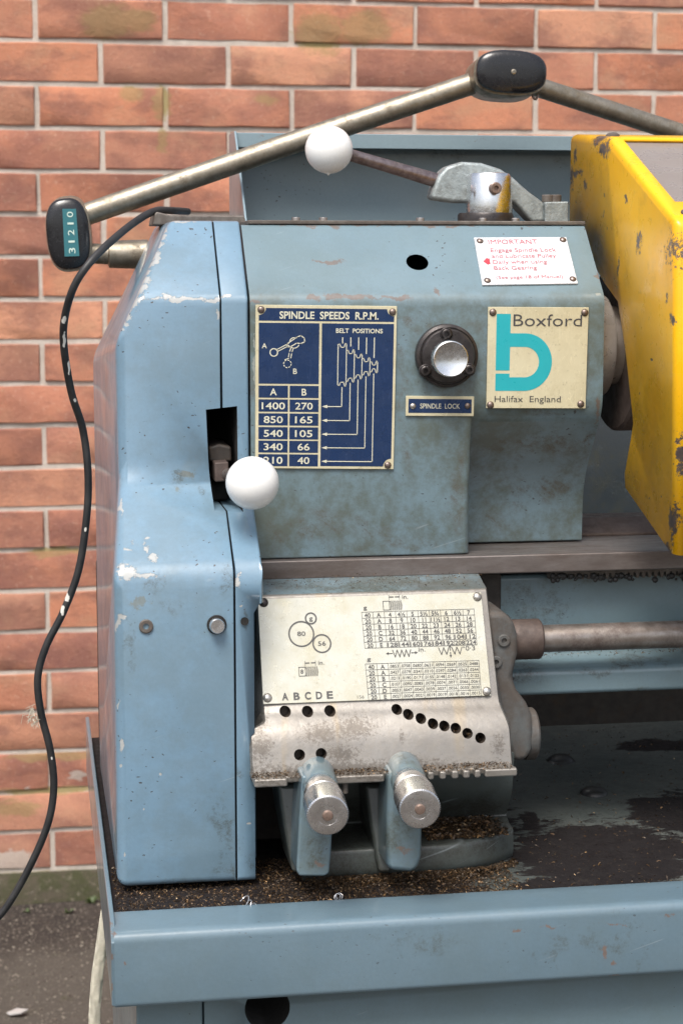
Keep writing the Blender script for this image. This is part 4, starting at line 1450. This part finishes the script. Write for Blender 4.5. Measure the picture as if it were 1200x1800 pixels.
_rv = {}
def rivet(parent, px, py, p0, n, r, mat, name="rivet"):
    key = (round(r, 5), mat.name)
    if key not in _rv:
        bm = bmesh.new()
        rev(bm, [(r, -.0006), (r, .0004)] + dome(r * .95, r * .62, 5), (0, 0, 0), (0, 0, 1), 20)
        _rv[key] = to_mesh("rivet", bm, mat, 40)
    o = link(name, _rv[key], parent, Matrix.Translation(onplane(px, py, p0, n)) @ n.to_track_quat('Z', 'Y').to_matrix().to_4x4())
    return o

NF = V((0, -1, 0))
# -- spindle speeds
PF = V((0, -.0018, ZH))
def zp(zx, zy, ox=420, oy=500, k=2.727):
    return (ox + zx / k, oy + zy / k)
cor = [zp(80, 97), zp(757, 104), zp(740, 886), zp(78, 881)]
sp_ = plate("speed_plate", cor, PF, NF, m_ivory)
cv = Canvas(cor, 670, 784, PF, NF)
def notch(x0, y0, x1, y1, corners, r=32):
    pts = []
    for (x, y, tag_) in ((x0, y0, 'tl'), (x1, y0, 'tr'), (x1, y1, 'br'), (x0, y1, 'bl')):
        if tag_ in corners:
            a0 = {'tl': 90, 'tr': 180, 'br': 270, 'bl': 0}[tag_]
            arc = [(x + r * math.cos(R(a0 - 90 * i / 6)), y + r * math.sin(R(a0 - 90 * i / 6))) for i in range(7)]
            pts += arc if tag_ in ('tl', 'tr', 'br', 'bl') else []
        else:
            pts.append((x, y))
    return pts
L1 = .00012
cv.poly(notch(15, 15, 657, 76, ('tl', 'tr'), 34), L1)
cv.rect(15, 86, 303, 378, L1)
cv.poly(notch(315, 86, 657, 771, ('br',), 38), L1)
rows_ = [(387, 445), (453, 512), (520, 578), (586, 644), (651, 708), (716, 773)]
for y0, y1 in rows_:
    cv.rect(15, y0, 156, y1, L1)
    cv.rect(164, y0, 303, y1, L1)
cv.flush("navy_field", m_navy, sp_)
cv.text("SPINDLE  SPEEDS  R.P.M.", 113, 65, 36, 470, .022)
cv.text("BELT  POSITIONS", 382, 131, 22, 222, .020)
cv.text("A", 30, 208, 25, None, .012)
cv.text("B", 180, 330, 27, None, .012)
for (t1, t2), (y0, y1) in zip((("A", "B"), ("1400", "270"), ("850", "165"), ("540", "105"), ("340", "66"), ("210", "40")), rows_):
    cv.text(t1, 86, y1 - 12, 34, 112 if len(t1) == 4 else (92 if len(t1) == 3 else None), .012, 'C')
    cv.text(t2, 233, y1 - 12, 34, 84 if len(t2) == 3 else (58 if len(t2) == 2 else None), .012, 'C')
# lever pictogram
cv.ring(87, 228, 18, 5)
cv.line([(101, 214), (158, 184)], 4)
cv.line([(107, 222), (160, 194)], 4)
cv.line([(150, 186), (198, 152), (216, 146), (232, 158), (234, 176), (214, 184), (196, 182), (166, 200), (152, 200), (150, 186)], 4.5)
cv.ring(184, 178, 22, 4, a0=190, a1=300)
cv.ring(184, 182, 24, 4, a0=20, a1=130)
for a in ((168, 205, 163, 222), (180, 206, 174, 224), (160, 232, 157, 250), (172, 234, 168, 254), (158, 256, 140, 262)):
    cv.line([(a[0], a[1]), (a[2], a[3])], 4)
for a in range(0, 360, 45):
    cv.ring(152, 282, 18, 4, a0=a, a1=a + 28)
# stepped pulley
cv.line([(393, 186), (393, 379)], 4)
px_ = [393, 433, 471, 508, 546, 582]
tops = [184, 214, 234, 252, 268]
bots = [384, 364, 348, 332, 318]
for i in range(5):
    xa_, xb_ = px_[i] + 2, px_[i + 1]
    t_, b_ = tops[i], bots[i]
    cv.line([(xa_, t_ + 2), (xa_ + 6, t_), (xa_ + 11, t_ + 16), (xb_ - 11, t_ + 16), (xb_ - 6, t_ - 4), (xb_, t_)], 4)
    cv.line([(xa_, b_ - 2), (xa_ + 6, b_), (xa_ + 11, b_ - 16), (xb_ - 11, b_ - 16), (xb_ - 6, b_ + 4), (xb_, b_)], 4)
    cv.line([(xb_, t_), (xb_, b_)], 4)
    m_x = (xa_ + xb_) / 2
    cv.line([(m_x, 154), (m_x, (180, 194, 210, 230, 248)[i])], 4.5)
    ya = rows_[i + 1][0] + 32
    cv.line([(m_x, b_ + 8), (m_x, ya), (345, ya)], 4)
    cv.poly([(319, ya), (345, ya - 8), (345, ya + 8)], .00031)
cv.flush("lettering", m_cream, sp_)
for zx, zy in ((106, 121), (735, 132), (712, 866)):
    rivet(sp_, *zp(zx, zy), PF, NF, .0026, m_rivet)

# -- spindle lock plate
cor = [zp(800, 534), zp(1126, 537), zp(1124, 632), zp(798, 630)]
lp_ = plate("lock_plate", cor, PF, NF, m_ivory, .0014)
cv = Canvas(cor, 326, 97, PF, NF)
cv.rect(12, 14, 314, 82, L1)
cv.flush("navy_field", m_navy, lp_)
cv.text("SPINDLE  LOCK", 68, 60, 25, 190, .006)
cv.flush("lettering", m_cream, lp_)
rivet(lp_, *zp(832, 583), PF, NF, .0023, m_rivetl)
rivet(lp_, *zp(1094, 582), PF, NF, .0023, m_rivet)

# -- maker's plate
def zq(zx, zy):
    return (680 + zx / 2.3077, 380 + zy / 2.3077)
cor = [zq(410, 368), zq(817, 370), zq(804, 780), zq(402, 779)]
mp_ = plate("maker_plate", cor, PF, NF, m_ivory)
cv = Canvas(cor, 400, 412, PF, NF)
L2 = .00015
cv.rect(34, 28, 90, 258, L2)
cv.rect(34, 271, 90, 341, L2)
# bowl of the b
oc, rr, r2 = (150, 224), 117, 62
out_ = [(90, 107)]
n_ = 28
outer = [(150 + 109 * math.sin(math.pi * i / n_), 224 - 117 * math.cos(math.pi * i / n_)) for i in range(n_ + 1)]
inner = [(150 + 57 * math.sin(math.pi * i / n_), 224 - 62 * math.cos(math.pi * i / n_)) for i in range(n_ + 1)]
cv.rect(90, 107, 150, 162, L2)
cv.rect(90, 286, 150, 341, L2)
for i in range(n_):
    cv.poly([outer[i], outer[i + 1], inner[i + 1], inner[i]], L2)
cv.flush("emblem", m_turq, mp_)
cv.text("Boxford", 101, 77, 51, 273, -.006)
cv.text("Halifax  England", 32, 386, 26, 266, -.004)
cv.flush("lettering", m_ink, mp_)
for zx, zy in ((428, 390), (800, 391), (418, 766), (784, 762)):
    rivet(mp_, *zq(zx, zy), PF, NF, .0027, m_rivet)

# -- warning plate on the sloped face
PS = V((0, 0, ZH)) + hs_n * .0016
def zr_(zx, zy):
    return (680 + zx / 2.3077, 380 + zy / 2.3077)
cor = [zr_(352, 86), zr_(726, 84), zr_(773, 272), zr_(386, 278)]
wp_ = plate("warning_plate", cor, PS, hs_n, m_whiteplate, .0014)
cv = Canvas(cor, 380, 190, PS, hs_n)
cv.text("IMPORTANT", 55, 28, 19, 200, -.003)
cv.text("Engage Spindle Lock", 58, 60, 16, 266, -.002)
cv.text("and Lubricate Pulley", 58, 84, 16, 260, -.002)
cv.text("Daily when using", 58, 108, 16, 218, -.002)
cv.text("Back Gearing", 58, 132, 16, 172, -.002)
cv.text("(See page 18 of Manual)", 60, 168, 13, 266, -.002)
cv.flush("lettering", m_red, wp_)
cv.poly([(20, 97), (38, 82), (38, 86), (47, 86), (47, 108), (38, 108), (38, 112)])
cv.flush("arrow", m_redarrow, wp_)
for zx, zy in ((376, 101), (712, 96), (406, 261), (752, 255)):
    rivet(wp_, *zr_(zx, zy), PS, hs_n, .0026, m_rivet)

# -- threading plate
tn = V((0, -(ZP[1] - ZP[2]), -(.030))).normalized()
tn = V((0, -(ZP[1] - ZP[2]), (.030))).normalized()
PT = V((0, -.036, ZP[1])) + tn * .0017
cor_t = [zp(35, 63, 440, 1030), zp(1105, 30, 440, 1030), zp(1153, 525, 440, 1030), zp(62, 567, 440, 1030)]
tp_ = plate("threading_plate", cor_t, PT, tn, m_silver, .0014)
def sub(pts, w_, h_):
    return Canvas([zp(x, y, 440, 1030) for x, y in pts], w_, h_, PT, tn)
all_bm = []
T1 = [["40", "A", "4", "4\u00bd", "5", "5\u00bd", "5\u00be", "6", "6\u00bd", "7"], ["20", "A", "8", "9", "10", "11", "11\u00bd", "12", "13", "14"], ["20", "B", "16", "18", "20", "22", "23", "24", "26", "28"],
      ["20", "C", "32", "36", "40", "44", "46", "48", "52", "56"], ["20", "D", "64", "72", "80", "88", "92", "96", "104", "112"], ["20", "E", "128", "144", "160", "176", "184", "192", "208", "224"]]
T2 = [["40", "A", ".0853", ".0758", ".0683", ".0621", ".0594", ".0569", ".0525", ".0488"], ["20", "A", ".0427", ".0379", ".0341", ".0310", ".0297", ".0284", ".0263", ".0244"],
      ["20", "B", ".0213", ".0190", ".0171", ".0155", ".0148", ".0142", ".0131", ".0122"], ["20", "C", ".0107", ".0095", ".0085", ".0078", ".0074", ".0071", ".0066", ".0061"],
      ["20", "D", ".0053", ".0047", ".0043", ".0039", ".0037", ".0036", ".0033", ".0030"], ["20", "E", ".0027", ".0024", ".0021", ".0019", ".0019", ".0018", ".0016", ".0015"]]
for pts, T, fs in (([(532, 126), (1070, 110), (1084, 282), (548, 299)], T1, 22), ([(550, 374), (1093, 357), (1106, 526), (566, 548)], T2, 14)):
    cv = sub(pts, 540, 174)
    for j in range(7):
        cv.line([(0, 29 * j), (540, 29 * j)], 2.0)
    for i in range(11):
        cv.line([(54 * i, 0), (54 * i, 174)], 2.0)
    for j, rw in enumerate(T):
        for i, t in enumerate(rw):
            big = i < 2 or T is T1
            h_ = 21 if big else 14.5
            wd_ = None
            if T is T1 and len(t) == 3 and t.isdigit():
                wd_ = 48
            if not big:
                wd_ = 44
            cv.text(t, 54 * i + 27, 29 * j + (25.5 if big else 21.5), h_, wd_, .018 if big else .010, 'C')
    cv.flush("lettering", m_inkgrey, tp_)
cv = Canvas(cor_t, 1100, 510, PT, tn)
cv.text("g", 515, 66, 20, 18, .012, 'L')
cv.text("g", 515, 318, 20, 18, .012, 'L')
def threadsym(x, y, lab):
    cv.rect(x, y, x + 34, y + 3)
    cv.rect(x, y + 43, x + 34, y + 46)
    cv.rect(x, y, x + 3, y + 46)
    cv.rect(x + 31, y, x + 34, y + 46)
    for i in range(6):
        cv.line([(x + 36 + i * 10, y + 2), (x + 40 + i * 10, y + 23), (x + 36 + i * 10, y + 45)], 2.6)
        cv.line([(x + 40 + i * 10, y - 1), (x + 44 + i * 10, y + 23), (x + 40 + i * 10, y + 47)], 1.8)
    cv.line([(x + 33, y - 4), (x + 33, y - 28)], 2.0)
    cv.line([(x + 84, y - 4), (x + 84, y - 28)], 2.0)
    cv.line([(x + 36, y - 18), (x + 53, y - 18)], 5)
    cv.line([(x + 64, y - 18), (x + 82, y - 18)], 5)
    cv.text("in.", x + 97, y - 8, 20, 29, .01)
    if lab:
        cv.text(lab, x + 9, y + 33, 21, None, .016)
threadsym(612, 28, "")
threadsym(180, 336, "8")
def zig(x, y, n_, w_, h_, wd):
    pts = []
    for i in range(n_ * 2 + 1):
        pts.append((x + w_ * i / (n_ * 2), y + (h_ if i % 2 else 0)))
    cv.line(pts, wd)
zig(642, 270, 4, 88, 34, 4)
cv.line([(618, 286), (640, 286)], 4)
cv.poly([(608, 286), (622, 279), (622, 293)])
cv.line([(732, 286), (752, 286)], 4)
cv.poly([(764, 286), (750, 279), (750, 293)])
cv.text("in.", 768, 281, 21, 32, .008)
zig(866, 266, 2, 50, 34, 4)
zig(930, 266, 2, 50, 34, 4)
cv.line([(922, 262), (922, 280)], 4)
cv.poly([(922, 250), (916, 264), (928, 264)])
cv.line([(922, 290), (922, 306)], 4)
cv.poly([(922, 318), (916, 304), (928, 304)])
cv.text("x", 984, 272, 14, None, .0)
cv.text("0\u00b73", 997, 284, 24, 46, .004)
cv.ring(255, 102, 26, 7)
cv.text("g", 255, 111, 22, 18, .012, 'C')
cv.ring(204, 176, 60, 7, n=48)
cv.text("80", 204, 185, 22, 40, .012, 'C')
cv.ring(301, 226, 43, 7)
cv.text("56", 301, 236, 22, 38, .012, 'C')
for ch, x in zip("ABCDE", (92, 148, 202, 256, 308)):
    cv.text(ch, x, 494, 36, 30, .03)
cv.text("156", 455, 500, 16, 32, -.01)
cv.flush("lettering", m_inkgrey, tp_)
for zx, zy in ((64, 80), (1086, 52), (82, 536), (1131, 505)):
    rivet(tp_, *zp(zx, zy, 440, 1030), PT, tn, .0033, m_rivetl if zx > 100 or zy > 300 else m_blackdisc)

# ================================================================== LAMP ARM BEHIND THE HEADSTOCK
YA = .24
la = thing("lamp_arm", "tarnished tubular jointed arm with black oval joint caps above the headstock", "lamp arm", P(200, 450, .24))
bm = bmesh.new()
tube(bm, [P(140, 381, YA + .012), P(500, 256, YA + .012), P(850, 140, YA + .012)], 19.5 * (1.35 + YA) / FPX, 28)
part("tube", bm, m_tube, la)
bm = bmesh.new()
tube(bm, [P(935, 150, YA + .012), P(1080, 197, YA + .03), P(1300, 268, YA + .05)], 17.5 * (1.35 + YA) / FPX, 28)
part("tube", bm, m_tube, la)
bm = bmesh.new()
tube(bm, [P(150, 445, YA + .015), P(190, 447, YA + .015), P(192, 447, YA + .015), P(260, 447, YA + .015)], [.0085, .0085, .0115, .0125], 24)
part("stub", bm, m_tube, la)

def superell(cx, cy, a, b, rot, e=2.7, n=48):
    pts = []
    for i in range(n):
        t = 2 * math.pi * i / n
        c_, s_ = math.cos(t), math.sin(t)
        x = a * math.copysign(abs(c_) ** (2 / e), c_)
        y = b * math.copysign(abs(s_) ** (2 / e), s_)
        pts.append((cx + x * math.cos(rot) - y * math.sin(rot), cy + x * math.sin(rot) + y * math.cos(rot)))
    return pts

def elbow(cx, cy, a, b, rot, drop, tilt):
    def lp(scale, Y, dx=0, dy=0):
        return [P(x + dx, y + dy, Y) for x, y in superell(cx, cy, a * scale, b * scale, rot)]
    bm = bmesh.new()
    f0 = YA - .018
    loft(bm, [lp(.97, f0 + .045, *drop), lp(1.0, f0 + .042, *drop), lp(1.03, f0 + .006, tilt[0], tilt[1]), lp(1.03, f0 + .0042, tilt[0] * .6, tilt[1] * .6), lp(.9, f0 + .004)])
    o = part("elbow", bm, m_tube, la, smooth=40)
    bm = bmesh.new()
    loft(bm, [lp(.985, f0 + .004), lp(1.0, f0 + .001), lp(.985, f0 - .0015), lp(.93, f0 - .0034), lp(.7, f0 - .0046), lp(.3, f0 - .005)])
    part("cap", bm, m_capblack, o, smooth=50)
    return o, f0 - .005

el1, fy = elbow(120, 411, 38, 63, -.10, (4, -4), (1, 2))
cor = [(113, 367), (133, 367), (160, 450), (112, 451)]
cor = [(110, 367), (136, 367), (141, 450), (113, 451)]
bm = bmesh.new()
pl0 = V((0, fy - .0006, 0))
prism(bm, [onplane(x, y, pl0, NF) for x, y in [(110, 367), (134, 367), (140, 450), (114, 451)]], (0, .0008, 0))
part("label_tape", bm, m_sticker, el1)
cv = Canvas([(110, 367), (134, 367), (140, 450), (114, 451)], 26, 84, pl0, NF)
for i, ch in enumerate("31210"):
    cv.text(ch, 19.5, 74 - i * 16, 12, 10 if ch != "1" else 3.6, .004, 'C', rot=90)
cv.flush("lettering", m_tapeletter, el1)
el2, fy = elbow(898, 126, 62, 38, .06, (-20, 16), (-3, 4))
bm = bmesh.new()
rev(bm, [(.0022, -.0005), (.0022, .0006), (.0011, .0009), (.001, .0002), (0, .0002)], P(902, 126, fy), (0, -1, 0), 16)
part("screw", bm, m_tube, el2)
bm = bmesh.new()
tube(bm, catmull([P(935, 160, YA - .004), P(936, 170, YA - .006), P(941, 174, YA - .006), P(945, 168, YA - .004)], 6), .0012, 8)
part("wire_clip", bm, m_rust, el2)

# ---- power cable
cp = [(330, 372, .2), (300, 370, .16), (272, 371, .13), (238, 390, .10), (196, 424, .07), (158, 462, .05), (130, 505, .05), (114, 560, .06), (113, 612, .07), (126, 690, .08), (146, 755, .09), (155, 830, .09), (153, 905, .09), (139, 1000, .09), (112, 1075, .09),
      (82, 1135, .09), (67, 1190, .09), (72, 1250, .09), (89, 1320, .09), (95, 1385, .09), (84, 1450, .09), (52, 1525, .09), (15, 1590, .09), (-25, 1645, .09), (-70, 1760, .09), (-80, 1900, .09)]
bm = bmesh.new()
tube(bm, catmull([P(*c) for c in cp], 8), .0029, 14)
tag(part("power_cable", bm, m_rubber), "scuffed black rubber cable hanging in front of the brick wall", "cable")
# cobweb tuft caught on the cable
bm = bmesh.new()
rg = random.Random(3)
c0 = P(60, 1262, .09)
for i in range(50):
    d = V((rg.gauss(0, 1), rg.gauss(0, .6), rg.gauss(0, 1.2))).normalized() * rg.uniform(.002, .009)
    c_ = c0 + V((rg.gauss(0, .0025), 0, rg.gauss(0, .004)))
    tube(bm, [c_ - d * .5, c_ + d * .5], .00022, 4)
tag(part("cobweb_tuft", bm, m_braid, smooth=0), "small dusty cobweb tuft clinging to the black cable", "cobweb")

# ---- braided hose
hp_ = catmull([P(188, 1600, .10), P(181, 1650, .10), P(173, 1705, .10), P(168, 1760, .10), P(166, 1830, .10), P(168, 1900, .10)], 12)
bm = bmesh.new()
tube(bm, hp_, .0036, 12)
cum = [0]
for a_, b_ in zip(hp_, hp_[1:]):
    cum.append(cum[-1] + (b_ - a_).length)
for sgn in (1, -1):
    for k in range(11):
        pts = []
        m_ = 260
        for i in range(m_):
            s_ = cum[-1] * i / (m_ - 1)
            j = max(q for q in range(len(cum)) if cum[q] <= s_ + 1e-9)
            j = min(j, len(hp_) - 2)
            t = (s_ - cum[j]) / (cum[j + 1] - cum[j])
            p = hp_[j].lerp(hp_[j + 1], t)
            ang = sgn * s_ * 330 + k * 2 * math.pi / 11
            rr_ = .0040 + .0003 * math.sin(ang * 5.5 + sgn * 1.5)
            pts.append(p + V((math.cos(ang), math.sin(ang), 0)) * rr_)
        tube(bm, pts, .00075, 4, False)
tag(part("braided_hose", bm, m_braid), "pale braided hose hanging behind the left end of the tray", "hose")

# ================================================================== SWARF
rg = random.Random(8)
bm = bmesh.new()
def chip(p, s, lift=0.0):
    d = V((rg.gauss(0, 1), rg.gauss(0, 1), rg.gauss(0, .45))).normalized()
    e = d.cross(V((rg.gauss(0, 1), rg.gauss(0, 1), rg.gauss(0, 1)))).normalized()
    L, W_ = s * rg.uniform(.5, 1.6), s * rg.uniform(.15, .45)
    c_ = p + V((0, 0, lift + abs(rg.gauss(0, .0006))))
    vs = [bm.verts.new(c_ + d * L * a + e * W_ * b + V((0, 0, .3 * L * (1 - a * a)))) for a, b in ((-1, -1), (0, -1), (1, -1), (1, 1), (0, 1), (-1, 1))]
    bm.faces.new((vs[0], vs[1], vs[4], vs[5]))
    bm.faces.new((vs[1], vs[2], vs[3], vs[4]))
for i in range(26000):                              # strip in front of the cover and round the lever feet
    x = rg.uniform(XT0 + .006, xx(905, -.09, 1580))
    y = rg.uniform(-.1235, -.02)
    dens = 1.0 if x > .15 else .55
    if rg.random() < dens:
        chip(V((x, y, FZ)), rg.choice([.0004, .0005, .0007, .0010]))
for i in range(6000):                              # pile at the toe of the foot
    t = rg.random()
    x = xf0 + (xf1 - xf0) * (t ** .8)
    s_ = max(0, t ** .8 - .62) / .38
    y = -.078 + .030 * s_ ** 2 - abs(rg.gauss(0, .007))
    chip(V((x, y, FZ + max(0, .004 - abs(y + .078) * .3))), rg.choice([.0005, .0007, .0010]))
for i in range(7000):                              # on top of the foot
    x = xx(745, -.05, 1460) + abs(rg.gauss(0, .028))
    v_ = rg.random()
    y = -.026 - .038 * v_
    z0, z1 = fp[4][1], fp[5][1]
    if x < xf1 - .008:
        chip(V((x, y, z0 + (z1 - z0) * v_ * .95 + .001)), rg.choice([.0005, .0007, .0010, .0018]))
for i in range(5000):                              # sparse over the floor
    x, y = rg.uniform(.26, .72), -.12 + .44 * rg.random() ** 1.4
    chip(V((x, y, FZ)), rg.choice([.0003, .0004, .0005, .0007, .0011]))
for i in range(2200):                               # on the slotted ledge
    x = rg.uniform(XPL, xx(905, -.11, 1360))
    chip(V((x, rg.uniform(-.106, -.088), ZL1 - .0002)), rg.choice([.0004, .0006, .0009]))
for px, py, r in holes[6:]:
    y = panel_y(py)
    for i in range(10):
        c_ = P(px + rg.gauss(0, 2), py + 3 + rg.gauss(0, 2), y + .006)
        chip(c_, .0009)
for i in range(500):                               # on the gearbox top and bed
    chip(V((rg.uniform(XP0, XP1), rg.uniform(-.03, -.010), ZP[1] + .010 * rg.random())), .0006)
    chip(V((rg.uniform(xl0 - .02, XE), rg.uniform(-.006, .012), zz(1160, 0, 1000) + .0035)), .0008)
o = part("swarf", bm, m_swarf, smooth=0)
tag(o, "brown and brassy metal swarf scattered over the drip tray", "swarf")
o['kind'] = 'stuff'

def curl(px, py, r, turns, seed, label):
    rg = random.Random(seed)
    c_ = PZ(px, py, FZ + .004)
    ax = V((rg.uniform(-1, 1), rg.uniform(-.4, .4), rg.uniform(.1, .6))).normalized()
    a, u, v = frame(ax)
    pts = []
    wob = V((0, 0, 0))
    for i in range(int(turns * 14)):
        t = i / 14 * 2 * math.pi
        rr_ = r * (1 + .45 * math.sin(t * .83 + seed))
        wob += V((rg.gauss(0, 1), rg.gauss(0, 1), rg.gauss(0, .5))) * r * .07
        pts.append(c_ + wob + a * (i * r * .09 - turns * 14 * r * .045) + (u * math.cos(t) + v * math.sin(t)) * rr_)
    bm = bmesh.new()
    tube(bm, pts, .0003, 6)
    tag(part("metal_curl", bm, m_curl), label, "metal shaving", "bright shavings lying in the tray")

curl(592, 1527, .0042, 4.2, 1, "largest tangle of bright shavings beside the foot of the selector levers")
curl(628, 1530, .0030, 2.6, 2, "thin bright shaving right of the tangle between the two selector levers")
curl(437, 1588, .0030, 3.2, 3, "bright shaving beside the tray lip below the gear cover edge")
curl(594, 1575, .0022, 2.2, 4, "short bright shaving close to the tray lip below the first selector lever")
